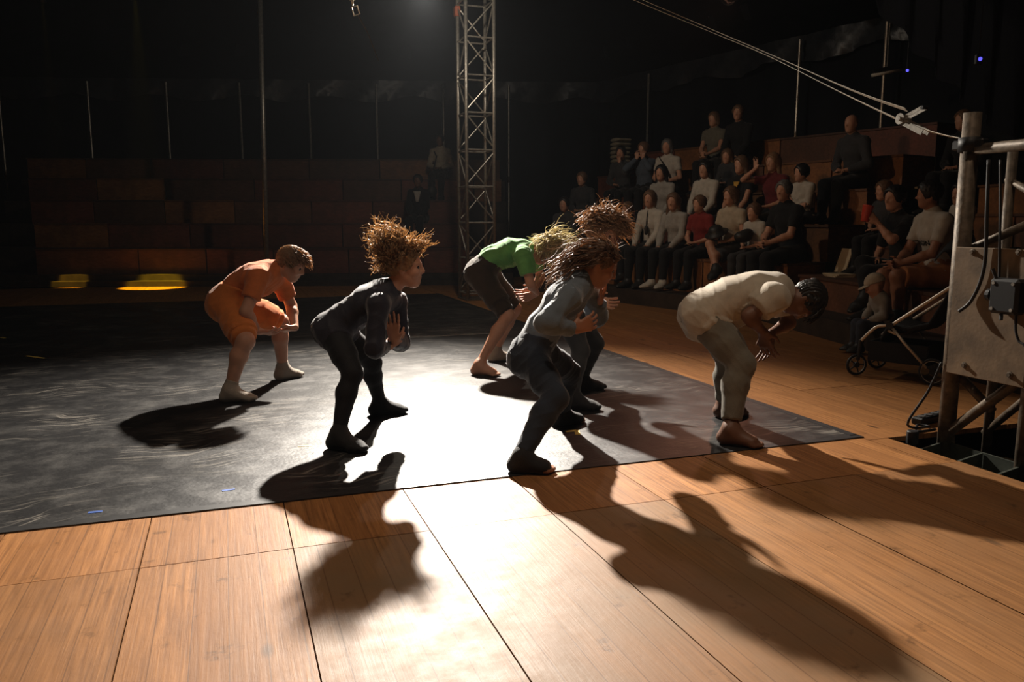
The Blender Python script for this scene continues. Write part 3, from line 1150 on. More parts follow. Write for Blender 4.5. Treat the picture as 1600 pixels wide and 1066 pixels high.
def dress(root, J, limbs, u, c, h, P=None, seed=0, floor_z=None):
    sp = unit(J['chest'] - J['pel'])
    kind, m, e = c['kind'], c['mat'], c['e']
    jobs = []
    if kind == 'top':
        Q, M_, clips = [], [], []
        nk = [p for p in limbs if p['tag'] == 'torso'][-1]
        for p in picks(limbs, 'pelvis', 'torso', 'yoke'):
            if p is nk:
                continue
            Q.append(fat(p, e, .05)); M_.append(fat(p, e + .03, .05))
        q = cut(nk, c.get('collar', .55))
        Q.append(fat(q, e * .7, .03)); M_.append(fat(q, e * .7 + .004, .03))
        for s in 'nf':
            ua = picks(limbs, 'uarm' + s)[0]
            fa = picks(limbs, 'farm' + s)
            sl = c['sleeve']
            ee = e * c.get('loose', 1.0)
            if sl < 1:
                seg = [cut(ua, sl)]
            else:
                seg = [ua, fa[0], cut(fa[1], min(1, (sl - 1.3) / .7))]
            Q += [fat(p, ee, .025) for p in seg]
            M_ += [fat(p, ee + .012, .025) for p in seg]
        for a, b, ra, rb in c.get('extra', []):
            Q.append(cone(P(a), P(b), ra, rb, .06, 1.3, J['lat']))
        clips.append((J['pel'] - sp * c['hem'], -sp))
        B = picks(limbs, 'pelvis', 'torso', 'yoke', 'uarmn', 'uarmf', 'farmn', 'farmf') + [fat(p, 0) for p in picks(limbs, 'thighn', 'thighf')]
        jobs.append((Q, clips, (B, e * .75, M_)))
    elif kind == 'bottom':
        Q, M_ = [], []
        t0 = picks(limbs, 'torso')[0]
        fr = min(1.0, c.get('waist', .07) * u / np.linalg.norm(t0['b'] - t0['a']))
        p = cut(t0, fr)
        Q.append(fat(p, e)); M_.append(fat(p, e + .012))
        p = picks(limbs, 'pelvis')[0]
        Q.append(fat(p, e)); M_.append(fat(p, e + .012))
        for s in 'nf':
            th = picks(limbs, 'thigh' + s); sn = picks(limbs, 'shin' + s)
            ln = c['length']
            if ln <= 1:
                seg = [th[0], cut(th[1], (ln - .5) * 2, 1.12)]
            else:
                seg = th + [sn[0], cut(sn[1], min(1, (ln - 1.32) / .68))]
            Q += [fat(p, e) for p in seg]
            M_ += [fat(p, e + (.06 if q == 0 else .02)) for q, p in enumerate(seg)]
        B = picks(limbs, 'pelvis', 'torso', 'thighn', 'thighf', 'shinn', 'shinf')
        jobs.append((Q, [], (B, e * .8, M_)))
    elif kind in ('socks', 'instep'):
        for s in c.get('side', 'nf'):
            ft = picks(limbs, 'foot' + s)
            a_, k_ = J['an' + s], J['kn' + s]
            Q = [fat(p, e) for p in ft]
            top = a_ + unit(k_ - a_) * c.get('up', .05) * u
            sh = picks(limbs, 'shin' + s)[1]
            Q.append(cone(a_, top, sh['rb'] + e, sh['rb'] * 1.07 + e, .02, cap=True))
            if kind == 'socks':
                Q.append(cone(ft[-1]['b'], ft[-1]['b'] + J['toe' + s] * .05 * u - ZZ * .004, .025 * u, .017 * u, .02, 2.0, np.cross(J['toe' + s], ZZ)))
            M_ = [fat(p, e + .03) for p in ft] + [cone(a_, top, .07 * u, .07 * u, .02, cap=True)]
            B = picks(limbs, 'foot' + s, 'shin' + s) + (picks(limbs, 'toes' + s) if kind == 'socks' else [])
            jobs.append((Q, [], (B, e, M_)))
    for Q, clips, under in jobs:
        V, Fq = solid(Q, h, clips, under)
        if floor_z is not None:
            V[:, 2] = np.maximum(V[:, 2], floor_z)
        o = mesh_obj(c['name'], V, Fq, m, root, True)
        if c.get('wr'):
            wrinkle(o, c['wr'], c.get('ws', 22), seed)

# ================================================================== performers
def im(dx, dy, dz=0.0):
    return unit(RT * dx + ZZ * dy + FH * dz)

def scalp(W, A, H, n, seed, cond=None):
    rg = np.random.default_rng(seed)
    out, nor = [], []
    R = np.array([.425, .345, .385])
    while len(out) < n:
        v = rg.normal(size=3); v /= np.linalg.norm(v)
        if v[2] < -.45 or (v[0] > .45 and v[2] < .45) or (v[0] > .2 and v[2] < -.05):
            continue
        if cond is not None and not cond(v):
            continue
        q = v * R
        out.append(W(-.06 + q[0], q[1], .12 + q[2]))
        nn = v / R; nn /= np.linalg.norm(nn)
        nor.append(A[0] * nn[0] + A[1] * nn[1] + A[2] * nn[2])
    return np.array(out), np.array(nor)

def hair_cap(W, A, H, e=.012, h=.005, low=-.35):
    P = [ell(W(-.075, 0, .13), A, ((.425 + e / H) * H, (.345 + e / H) * H, (.385 + e / H) * H), .02)]
    P.append(ell(W(.42, 0, -.14), A, (.34 * H, .40 * H, .42 * H), .015, neg=True))
    V, Fq = solid(P, h, [(W(0, 0, low), -A[2] * .9 - A[0] * -.3)])
    c = W(-.06, 0, .12)
    d = V - c
    d /= np.linalg.norm(d, axis=1)[:, None]
    a = d @ A[1]; b = d @ A[2]; e_ = d @ A[0]
    V += d * (.0035 * np.sin(a * 31 + 3 * np.sin(e_ * 5)) + .003 * np.sin(a * 67 + b * 22 + 2))[:, None]
    return V, Fq

def performer(S):
    u = S['stature'] / 1.5
    g_ = S.get('girth', 1.0)
    heels = {s: gr(*S['foot' + s][0], .006) for s in 'nf'}
    toes = {s: gr(*S['foot' + s][1], .006) for s in 'nf'}
    D0 = S.get('D', (depth(heels['n']) + depth(heels['f'])) / 2)
    def P(q):
        return at(q[0], q[1], D0 + (q[2] if len(q) > 2 else 0))
    J = {k: P(S[k]) for k in ('pel', 'chest', 'neck', 'head')}
    if 'waist' in S:
        J['waist'] = P(S['waist'])
    for s in 'nf':
        for j in ('sh', 'el', 'wr', 'hip', 'kn'):
            J[j + s] = P(S[j + s])
        td = toes[s] - heels[s]; td[2] = 0; td = unit(td)
        J['toe' + s] = td
        J['sole' + s] = heels[s] + td * .062 * u
        J['an' + s] = J['sole' + s] + ZZ * .078 * u - td * .004
    J['lat'] = unit((J['shf'] - J['shn']) + (J['hipf'] - J['hipn']))
    H = S.get('headh', .215)
    f, up = im(*S['fwd']), im(*S['up'])
    limbs = limb_prims(J, u, g_, True, S.get('leg', 1.0))
    hd, W, A = head_prims(J['head'], f, up, H, True, J['neck'], .040 * u)
    body = limbs + hd
    L = .112 * S['stature']
    for s in 'nf':
        d, n, t, c = S['hand' + s]
        hp_ = hand(J['wr' + s], im(*d), im(*n), im(*t), L, c)
        for p in hp_:
            p['grp'] = (s, J['sh' + s], .17 * u)
        body += hp_
    base = np.array([(J['solen'][0] + J['solef'][0]) / 2, (J['solen'][1] + J['solef'][1]) / 2, .004])
    root = empty('person', base, S['label'], 'person', 'dancers on the black mat')
    V, Fq = solid(body, .0055)
    V[:, 2] = np.maximum(V[:, 2], .0056)
    mesh_obj('body', V, Fq, S['skin'], root, True)
    for s in (-1, 1):
        ev = MB()
        c = W(.325, s * .135, -.005)
        ev.lathe(c - A[0] * .03 * H, A[0], [(0, .02 * H), (.01 * H, .055 * H), (.04 * H, .06 * H), (.06 * H, .045 * H), (.072 * H, .012 * H)], 10)
        ev.build('eye', EYEM, root, True)
    for c in S['clothes']:
        dress(root, J, limbs, u, c, .0068, P, S['seed'], .0057)
    S['hair'](root, J, W, A, H, S['seed'])
    return root, J, W, A, limbs, u, P

# ---- hair styles
def hair_short(m, n=420, ln=.055, curl=.25):
    def fn(root, J, W, A, H, seed):
        cap = hair_cap(W, A, H, .010)
        rts, nor = scalp(W, A, H, n, seed)
        rg = np.random.default_rng(seed + 1)
        flow = A[0] * .9 - A[2] * .25 + nor * .35
        a = locks(rts, nor * .5 + A[0] * .5, flow, ln * rg.uniform(.6, 1.25, n), .0045, seed, curl, 1.2, 7)
        rts, nor = scalp(W, A, H, 90, seed + 3, lambda v: v[0] > .2 and v[2] > .3)
        b = locks(rts, A[0] * .8 + nor * .5, A[0] * .75 - A[2] * .75, .085 * rg.uniform(.6, 1.2, 90), .005, seed + 2, .25, 1, 8)
        V, Fq = join(cap, a, b)
        mesh_obj('hair', V, Fq, m, root, True)
    return fn

def hair_flying(m, groups, cap_e=.012, low=-.35, noise=.28):
    """groups: (count, condition, initial direction mix, flow, length, radius, curl, freq, droop)"""
    def fn(root, J, W, A, H, seed):
        parts = [hair_cap(W, A, H, cap_e, low=low)]
        for gi, (n, cond, mixn, flow, ln, r0, curl, fq, droop) in enumerate(groups):
            rts, nor = scalp(W, A, H, n, seed + gi * 7, cond)
            rg = np.random.default_rng(seed + gi)
            fv = im(*flow)
            fl = np.repeat(fv[None], n, 0) + rg.normal(size=(n, 3)) * noise
            L = ln * rg.uniform(.5, 1.25, n)
            tg = fv[None] - nor * np.clip(nor @ fv, -1, 0)[:, None] * 1.0
            inside = np.clip(-(nor @ fv), 0, 1)[:, None]          # flow that would enter the head follows its surface
            fl = fl + nor * inside * 1.15
            tg /= np.linalg.norm(tg, axis=1)[:, None] + 1e-6
            d0 = nor * max(mixn, .12) + tg * (1 - mixn)
            parts.append(locks(rts, d0, fl, L, r0 * rg.uniform(.5, 1.3, n), seed + gi, curl, fq, 13, 1.5, droop))
            k = n // 2                               # thin stray strands
            parts.append(locks(rts[:k], d0[:k], fl[:k] + rg.normal(size=(k, 3)) * .35, L[:k] * 1.15, .0011, seed + 50 + gi, curl * 1.3, fq, 9, 1.5, droop, 3))
        V, Fq = join(*parts)
        mesh_obj('hair', V, Fq, m, root, True)
    return fn

ORANGE_C = cloth('orange_cotton', (.62, .17, .045))
ORANGE_S = cloth('orange_shorts_cotton', (.66, .20, .04))
NAVY = cloth('navy_black_jersey', (.018, .018, .030), .6, .35)
BLACKL = cloth('black_leggings', (.008, .008, .010), .7, .1)
GREEN = cloth('green_cotton', (.13, .36, .10))
BROWNS = cloth('dark_brown_shorts', (.035, .022, .012))
DENIM = cloth('faded_blue_grey_denim', (.125, .155, .185), .75, .5)
DARKB = cloth('dark_blue_trousers', (.022, .03, .045))
GREYT = cloth('dark_grey_jersey', (.05, .055, .06))
GREYL = cloth('charcoal_leggings', (.035, .036, .038))
BEIGE = cloth('pale_beige_cotton', (.50, .44, .35))
KHAKI = cloth('khaki_trousers', (.17, .155, .12))
SOCK = cloth('pale_sock', (.34, .29, .24))
BLACKS = cloth('black_sock', (.015, .014, .015))

H_BROWN = hair_mat('light_brown_hair', (.34, .21, .115), .5)
H_CURL = hair_mat('brown_curly_hair', (.42, .28, .15), .55)
H_BLOND = hair_mat('blond_hair', (.60, .48, .30), .5)
H_DARK = hair_mat('dark_brown_hair', (.22, .13, .075), .45)
H_BLACK = hair_mat('black_hair', (.012, .009, .008), .15)
H_GREY = hair_mat('grey_hair', (.16, .15, .14), .2)

PEOPLE = {}
PEOPLE['boy'] = performer(dict(
    label='dancer in orange T-shirt and orange shorts bending forward on the mat', stature=1.45, girth=1.12, seed=3, skin=SKIN,
    pel=(357, 473), chest=(402, 437), neck=(431, 421), waist=(377, 449), head=(456, 413), fwd=(.9, -.46, -.08), up=(.46, .9, 0), headh=.212,
    shn=(404, 433, -.15), shf=(438, 438, .13), eln=(384, 487, -.25), wrn=(402, 517, -.13), elf=(455, 478, .24), wrf=(461, 512, .10),
    hipn=(362, 484, -.09), hipf=(376, 480, .09), knn=(384, 533, -.32), knf=(439, 503, .27),
    footn=((346, 628), (386, 627)), footf=((432, 594), (482, 586)),
    handn=((.85, -.15, .1), (.2, .8, .5), (.2, .5, .8), .55), handf=((-.95, -.25, -.1), (-.2, .9, .3), (-.2, .4, -.8), .5),
    clothes=[dict(kind='top', name='t_shirt', mat=ORANGE_C, e=.013, sleeve=.62, hem=.045, loose=1.6, wr=.006, ws=24),
             dict(kind='bottom', name='shorts', mat=ORANGE_S, e=.024, length=.80, wr=.006),
             dict(kind='socks', name='sock', mat=SOCK, e=.003)],
    hair=hair_short(H_BROWN)))

PEOPLE['curly'] = performer(dict(
    label='dancer in navy-black top and black leggings with curly hair tossed upward', stature=1.46, girth=.92, seed=5, skin=SKIN,
    pel=(519, 514), chest=(578, 474), neck=(612, 450), waist=(548, 493), head=(634, 417), fwd=(1, -.02, -.08), up=(.05, 1, 0), headh=.215,
    shn=(592, 477, -.15), shf=(620, 471, .13), eln=(585, 545, -.23), wrn=(600, 543, -.04), elf=(627, 536, .17), wrf=(615, 533, -.03),
    hipn=(525, 526, -.08), hipf=(535, 520, .08), knn=(551, 584, -.25), knf=(582, 566, .20),
    footn=((516, 699), (562, 706)), footf=((579, 649), (631, 645)),
    handn=((.5, .3, .8), (0, .8, -.3), (.5, .3, 0), .5), handf=((-.03, 1, .05), (-.1, .1, -1), (.8, .3, 0), .28),
    clothes=[dict(kind='top', name='top', mat=NAVY, e=.011, sleeve=1.97, hem=.075, loose=1.35, wr=.006, ws=22),
             dict(kind='bottom', name='leggings', mat=BLACKL, e=.006, length=1.97, wr=.002),
             dict(kind='socks', name='sock', mat=BLACKS, e=.004)],
    hair=hair_flying(H_CURL, [
        (260, lambda v: v[2] > .1 and v[0] < .5, .6, (-.75, .75, 0), .22, .0046, 1.5, 3.2, 0),
        (170, lambda v: v[0] < .2 and v[2] > .2, .5, (-.6, .8, 0), .28, .0044, 1.4, 3.4, .1),
        (120, lambda v: v[2] > .45, .6, (.45, .8, 0), .15, .0040, 1.3, 2.6, .2),
        (50, lambda v: v[2] > .6, .3, (.95, .45, 0), .15, .0034, .7, 1.6, 0),
        (120, lambda v: v[0] < 0, .7, (-.8, -.1, 0), .18, .0042, 1.4, 3.0, .2)])))

PEOPLE['green'] = performer(dict(
    label='dancer in green T-shirt and dark brown shorts folded forward with blond ponytail', stature=1.52, girth=.95, seed=8, skin=SKIN,
    pel=(751, 425), chest=(798, 394), neck=(827, 390), waist=(772, 403), head=(853, 392), fwd=(.45, -.88, -.1), up=(.88, .45, 0), headh=.21,
    shn=(818, 399, -.15), shf=(830, 396, .13), eln=(829, 444, -.19), wrn=(839, 458, -.03), elf=(845, 432, .20), wrf=(836, 452, .06),
    hipn=(757, 440, -.08), hipf=(767, 437, .08), knn=(794, 494, -.18), knf=(805, 483, .17),
    footn=((738, 585), (787, 589)), footf=((764, 565), (803, 562)),
    handn=((-.85, -.35, 0), (.1, .5, .7), (-.2, .8, -.3), .4), handf=((-.9, -.3, -.1), (0, .6, .6), (-.2, .9, 0), .35),
    clothes=[dict(kind='top', name='t_shirt', mat=GREEN, e=.014, sleeve=.66, hem=.0, loose=1.9, wr=.007, ws=24),
             dict(kind='bottom', name='shorts', mat=BROWNS, e=.02, length=.62, wr=.005, waist=.10),
             dict(kind='socks', name='sock', mat=SOCK, e=.003, side='f')],
    hair=hair_flying(H_BLOND, [
        (240, lambda v: True, .4, (-.25, -.95, 0), .11, .005, .35, 1.2, .3),
        (130, lambda v: v[0] < .1 and v[2] > .1, .55, (.8, .45, 0), .17, .0042, .3, .9, .75),
        (70, lambda v: v[2] < .2, .4, (-.1, -1, 0), .17, .0045, .45, 1.3, .3)])))

PEOPLE['back'] = performer(dict(
    label='dancer in dark grey top and charcoal leggings with hair whirling overhead, half hidden behind another', stature=1.5, girth=.92, seed=13, skin=SKIN, D=5.12,
    pel=(878, 482), chest=(905, 420), neck=(921, 391), head=(941, 365), fwd=(.72, -.35, -.55), up=(.38, .92, 0), headh=.212,
    shn=(903, 408, -.15), shf=(928, 403, .13), eln=(905, 455, -.2), wrn=(928, 470, -.12), elf=(925, 450, .2), wrf=(928, 470, .12),
    hipn=(885, 488, -.08), hipf=(893, 485, .08), knn=(908, 548, -.16), knf=(931, 537, .1),
    footn=((881, 638), (915, 640)), footf=((897, 611), (932, 609)),
    handn=((.9, -.2, .2), (0, .5, -.8), (.3, .8, 0), .4), handf=((.95, -.2, 0), (.1, .4, -.8), (.2, .9, 0), .35),
    clothes=[dict(kind='top', name='top', mat=GREYT, e=.012, sleeve=1.9, hem=.06, loose=1.3, wr=.006),
             dict(kind='bottom', name='leggings', mat=GREYL, e=.006, length=1.97, wr=.002),
             dict(kind='socks', name='sock', mat=BLACKS, e=.004)],
    hair=hair_flying(H_BROWN, [
        (330, lambda v: v[2] > .0, .75, (.35, .6, -.3), .13, .0060, .3, .7, 1.3),
        (190, lambda v: v[2] > .2, .6, (-.8, .5, -.1), .13, .0058, .35, .8, 1.5),
        (160, lambda v: v[2] > .1, .6, (.95, .35, 0), .16, .0056, .3, .8, 1.6),
        (40, lambda v: v[2] > .6, .6, (.1, 1, 0), .15, .0032, .45, 1.0, .9)], .02, noise=.15)))

PEOPLE['denim'] = performer(dict(
    label='dancer in faded blue-grey tunic and dark trousers with long wavy hair flying back', stature=1.45, girth=.9, seed=21, skin=SKIN2, D=4.02,
    pel=(826, 556), chest=(882, 470), neck=(915, 432), waist=(850, 514), head=(937, 413), fwd=(.86, -.5, -.06), up=(.5, .86, 0), headh=.214,
    shn=(890, 466, -.16), shf=(916, 450, .13), eln=(850, 505, -.27), wrn=(898, 515, -.2), elf=(933, 497, .22), wrf=(936, 472, .13),
    hipn=(833, 566, -.08), hipf=(850, 556, .08), knn=(869, 622, -.29), knf=(889, 582, .24),
    footn=((796, 736), (859, 738)), footf=((865, 666), (915, 659)),
    handn=((.75, .3, .1), (.2, .2, .9), (.3, .9, 0), .75), handf=((.35, .95, 0), (-.8, .3, 0), (-.2, .5, -.7), .5),
    clothes=[dict(kind='top', name='tunic', mat=DENIM, e=.012, sleeve=1.93, hem=.10, loose=1.3, wr=.006, ws=20),
             dict(kind='bottom', name='trousers', mat=DARKB, e=.014, length=1.95, loose=1.0, wr=.006, ws=24),
             dict(kind='instep', name='foot_cover', mat=BLACKS, e=.003)],
    hair=hair_flying(H_DARK, [
        (420, lambda v: v[0] < .75, .03, (-.9, -.2, 0), .085, .0048, .10, .8, .12),
        (80, lambda v: v[0] < -.25 and v[2] < .45, .15, (-.85, -.38, -.12), .25, .0042, .5, 1.7, .55),
        (30, lambda v: v[0] < -.1 and v[2] > .2, .2, (-.9, -.05, -.1),   .24, .0036, .5, 1.6, .9)], .008, noise=.10)))

PEOPLE['beige'] = performer(dict(
    label='barefoot dancer in pale beige T-shirt and khaki trousers folded deeply forward', stature=1.55, seed=34, skin=SKIN3,
    pel=(1103, 492), chest=(1184, 460), neck=(1222, 457), waist=(1143, 468), head=(1256, 470), fwd=(-.12, -.98, -.05), up=(.98, -.12, 0), headh=.215,
    shn=(1208, 466, -.18), shf=(1218, 458, .15), eln=(1170, 494, -.20), wrn=(1191, 518, -.15), elf=(1233, 505, .18), wrf=(1205, 521, .05),
    hipn=(1115, 512, -.09), hipf=(1124, 509, .09), knn=(1158, 570, -.2), knf=(1140, 568, .17),
    footn=((1122, 692), (1187, 700)), footf=((1117, 652), (1170, 648)),
    handn=((.3, -.85, .1), (.6, .2, .6), (.7, -.1, -.6), .35), handf=((-.2, -.9, -.1), (-.6, .2, -.3), (-.3, -.3, .8), .35),
    clothes=[dict(kind='top', name='t_shirt', mat=BEIGE, e=.022, sleeve=.60, hem=.14, loose=1.7, wr=.008, ws=18,
                  extra=[((1098, 496), (1165, 472), .122, .110), ((1150, 468), (1212, 455), .105, .085)]),
             dict(kind='bottom', name='trousers', mat=KHAKI, e=.016, length=1.86, loose=1.0, wr=.005, ws=22)],
    hair=hair_short(H_BLACK, 300, .03, .2)))
# bun on the back of the last dancer's head
root, J, W, A, limbs, u, P = PEOPLE['beige']
V, Fq = solid([ell(W(-.50, 0, .18), A, (.10 * .215, .13 * .215, .13 * .215), .01)], .004)
mesh_obj('hair_bun', V, Fq, H_BLACK, root, True)
# waistband and hem piping of the brown shorts
root, J, W, A, limbs, u, P = PEOPLE['green']

# ================================================================== spectators
def ik(a, b, l1, l2, pole):
    d = b - a
    D = np.linalg.norm(d)
    if D > (l1 + l2) * .995:
        b = a + d / D * (l1 + l2) * .995
        d = b - a; D = np.linalg.norm(d)
    d = d / D
    x = (l1 * l1 - l2 * l2 + D * D) / (2 * D)
    y = math.sqrt(max(0, l1 * l1 - x * x))
    p = unit(pole - d * (pole @ d))
    return a + d * x + p * y, b

def C(name, col):
    return cloth(name + '_cloth', col, .85, .15, .15)
CL = dict(white=C('white', (.50, .46, .40)), cream=C('cream', (.46, .38, .28)), grey=C('light_grey', (.34, .32, .29)), black=C('black', (.012, .012, .013)),
          red=C('red', (.22, .025, .02)), dark=C('dark_grey', (.045, .045, .048)), maroon=C('maroon', (.13, .02, .022)), navy=C('navy', (.02, .025, .05)),
          pattern=C('patterned', (.14, .13, .10)), blue=C('slate_blue', (.08, .10, .13)), jean=C('jeans', (.045, .055, .08)), tan=C('orange_shorts', (.40, .16, .06)))
SHOE_W = mat('white_trainers', (.5, .46, .4), .6)
SHOE_B = mat('black_shoes', (.02, .018, .016), .5)
HR = dict(brown=H_DARK, black=H_BLACK, fair=H_BROWN, grey=H_GREY)
FOCUS = np.array([-.6, 7.2, 0])

def sit(p, feet_z, S):
    """p: point of the seat under the body"""
    st = S.get('stature', 1.68)
    s = st / 1.65
    h = S.get('h', .0145)
    face = FOCUS - p; face[2] = 0
    f = unit(face)
    if 'turn' in S:
        a = math.radians(S['turn'])
        f = np.array([f[0] * math.cos(a) - f[1] * math.sin(a), f[0] * math.sin(a) + f[1] * math.cos(a), 0])
    l = np.cross(ZZ, f)                          # towards the person's left
    a = math.radians(S.get('lean', random.uniform(5, 14)))
    up = ZZ * math.cos(a) + f * math.sin(a)
    J = {}
    J['pel'] = p + ZZ * .115 * s
    J['waist'] = J['pel'] + (ZZ * .98 + f * .02) * .17 * s
    J['chest'] = J['waist'] + up * .19 * s
    J['neck'] = J['chest'] + up * .19 * s
    J['head'] = J['neck'] + (ZZ * .135 + f * (.035 + .05 * math.sin(a))) * s
    for sd, q in (('n', 1), ('f', -1)):          # n = left, f = right of the sitter
        J['sh' + sd] = J['chest'] + up * .105 * s + l * q * .155 * s
        J['hip' + sd] = J['pel'] + l * q * .085 * s - ZZ * .012
        spread = S.get('spread', .10)
        kz = max(feet_z + .47 * s, p[2] + .055 * s)
        kn = np.array([*(p + f * .43 * s + l * q * spread * s)[:2], min(kz, p[2] + .12)])
        J['kn' + sd] = kn
        az = max(feet_z + .08 * s, kn[2] - .42 * s)
        fo = S.get('tuck', .02)
        an = np.array([*(kn + f * fo)[:2], az])
        J['an' + sd] = an
        J['toe' + sd] = unit(f + l * q * .18)
        J['sole' + sd] = an - ZZ * .072 * s
    if S.get('cross'):                           # one shin over the other knee
        kn = J['knn']
        J['knf'] = p + f * .40 * s + l * -.02 * s + ZZ * .20 * s
        J['anf'] = J['knf'] + f * .10 * s + l * .22 * s - ZZ * .30 * s
        J['toef'] = unit(f * .8 + l * .3 - ZZ * .25)
        J['solef'] = J['anf'] - ZZ * .07 * s
    J['lat'] = l
    arms = {}
    pose = S.get('arms', 'lap')
    lap = p + f * .24 * s + ZZ * .23 * s
    for sd, q in (('n', 1), ('f', -1)):
        knee = J['kn' + sd] - f * .06 * s + ZZ * .075 * s
        tgt, hd, pn = lap + l * q * .06 * s, f * .6 - l * q * .7, -ZZ
        if pose == 'knees':
            tgt, hd, pn = knee - f * .06 * s, f - ZZ * .25, -ZZ
        elif pose == 'crossed':
            tgt, hd, pn = J['waist'] + f * .20 * s - l * q * .09 * s + ZZ * (.05 + .03 * q) * s, -l * q, -f
        elif pose == 'clasp':
            tgt, hd, pn = p + f * .36 * s + ZZ * .22 * s + l * q * .035, f * .7 - l * q * .5 - ZZ * .2, -l * q
        elif pose == 'chin' and q == S.get('arm_side', 1):
            tgt, hd, pn = J['head'] + f * .13 * s - ZZ * .17 * s + l * q * .05, ZZ * .9 - l * q * .3, -f
        elif pose == 'cup' and q == S.get('arm_side', 1):
            tgt, hd, pn = J['head'] + f * .20 * s - ZZ * .21 * s + l * q * .06, ZZ * .6 + f * .5 - l * q * .3, -l * q
        elif pose == 'raise' and q == S.get('arm_side', 1):
            tgt, hd, pn = J['head'] + f * .20 * s - ZZ * .08 * s + l * q * .10 * s, ZZ, f
        elif pose == 'face':
            tgt, hd, pn = J['head'] + f * .12 * s - ZZ * .16 * s + l * q * .06, ZZ * .95, -f
        el, wr = ik(J['sh' + sd], tgt, .285 * s, .245 * s, l * q * .7 - ZZ * .6 - f * .4)
        J['el' + sd], J['wr' + sd] = el, wr
        arms[sd] = (hd, pn)
    u = st / 1.5 * .96
    limbs = limb_prims(J, u, S.get('girth', 1.0), False)
    look = S.get('look', random.uniform(-22, 16))
    lf = unit(f * math.cos(math.radians(look)) + l * math.sin(math.radians(look)) + ZZ * S.get('nod', -.08))
    hh = S.get('headh', .225 if st > 1.5 else .205)
    hd_, W, A = head_prims(J['head'], lf, ZZ, hh, h < .01, J['neck'], .040 * u)
    body = limbs + hd_
    for sd in 'nf':
        q = 1 if sd == 'n' else -1
        hp_ = hand(J['wr' + sd], arms[sd][0], arms[sd][1], -l * q + f * .3, .105 * st, .5)
        for g in hp_:
            g['grp'] = (sd, J['sh' + sd], .17 * u)
        body += hp_
    root = empty('person', np.array([p[0], p[1], feet_z]), S['label'], 'person', 'spectators')
    V, Fq = solid(body, h)
    V[:, 2] = np.where(V[:, 2] < feet_z + .004, feet_z + .004, V[:, 2])
    mesh_obj('body', V, Fq, S.get('skin', SKIN), root, True)
    dress(root, J, limbs, u, dict(kind='top', name='top', mat=CL[S['top']], e=.013, sleeve=S.get('sleeve', 1.95), hem=.07, loose=1.1, wr=.006), h * 1.2, None, 4)
    dress(root, J, limbs, u, dict(kind='bottom', name=S.get('bname', 'trousers'), mat=CL[S.get('bottom', 'black')], e=.016, length=S.get('leg', 1.95), waist=.08), h * 1.2)
    if S.get('shoes', 1):
        dress(root, J, limbs, u, dict(kind='socks', name='shoe', mat=S.get('shoe', SHOE_B), e=.010, up=.012), h * 1.15, floor_z=feet_z + .002)
    hs = S.get('hair', 'short')
    if hs != 'bald':
        m = HR[S.get('hcol', 'brown')]
        e = .016
        Pq = [ell(W(-.075, 0, .13), A, ((.425 + e / hh) * hh, (.345 + e / hh) * hh, (.385 + e / hh) * hh), .02)]
        if hs == 'long':
            for q in (-1, 1):
                Pq.append(cone(W(-.12, q * .27, .0), W(-.16, q * .40, -.85), .15 * hh, .12 * hh, .04))
            Pq.append(cone(W(-.25, 0, 0), W(-.42, 0, -.9), .24 * hh, .2 * hh, .05, 1.3, A[1]))
        if hs == 'bob':
            for q in (-1, 1):
                Pq.append(cone(W(-.10, q * .27, .0), W(-.08, q * .33, -.35), .14 * hh, .12 * hh, .04))
            Pq.append(cone(W(-.25, 0, 0), W(-.3, 0, -.3), .24 * hh, .2 * hh, .05, 1.3, A[1]))
        Pq.append(ell(W(.43, 0, -.11), A, (.34 * hh, .31 * hh, .47 * hh), .015, neg=True))
        clips = [(W(0, 0, -.30), -A[2] * .9 + A[0] * .3)] if hs == 'short' else []
        V, Fq = solid(Pq, h, clips)
        o = mesh_obj('hair', V, Fq, m, root, True)
        wrinkle(o, .006, 90, 3)
    return root, J, W, A, f, l, s

def press(root, T, k):
    """flesh and cloth give way where they rest: nothing enters the seat, the box front or the row behind"""
    for o in root.children:
        me = o.data
        n = len(me.vertices)
        co = np.empty(n * 3, np.float32); me.vertices.foreach_get('co', co)
        P_ = co.reshape(-1, 3).astype(np.float64) + ORG[root.name]
        for j in (k - 1, k, k + 1):
            if j < 0:
                continue
            front = OFF0 + TREAD * j
            top = PLAT + T.rise * (j + 1)
            off = (P_ - T.p0) @ T.n
            dz = top + .007 - P_[:, 2]
            do = off - (front - .008)
            ins = (dz > 0) & (do > 0)
            up_ = ins & ((dz <= do) | (j < k))
            fw_ = ins & ~up_
            P_[up_, 2] += dz[up_]
            P_[fw_] -= T.n * do[fw_][:, None]
            a_ = (P_ - T.p0) @ T.n - front           # keep clear of the front edge itself
            b2 = P_[:, 2] - top
            rr = np.hypot(a_, b2)
            near = (rr < .026) & ((a_ < 0) | (b2 > 0))
            g_ = (.026 / np.maximum(rr, 1e-4) - 1)[near]
            P_[near] += T.n * (a_[near] * g_)[:, None] + ZZ * (b2[near] * g_)[:, None]
        me.vertices.foreach_set('co', (P_ - ORG[root.name]).astype(np.float32).ravel())
        me.update()

def spectator(T, k, px, **S):
    s_leg = .43 * S.get('stature', 1.68) / 1.65
    off = OFF0 + TREAD * k + min(S.get('back', .28 if k == 0 else .37), s_leg * .88 - .07)
    u = T.col(px, off)
    p = T.pt(u, off, PLAT + T.rise * (k + 1) + .002)
    r = sit(p, PLAT + T.rise * k + .003, S)
    press(r[0], T, k)
    return r

Q = {}
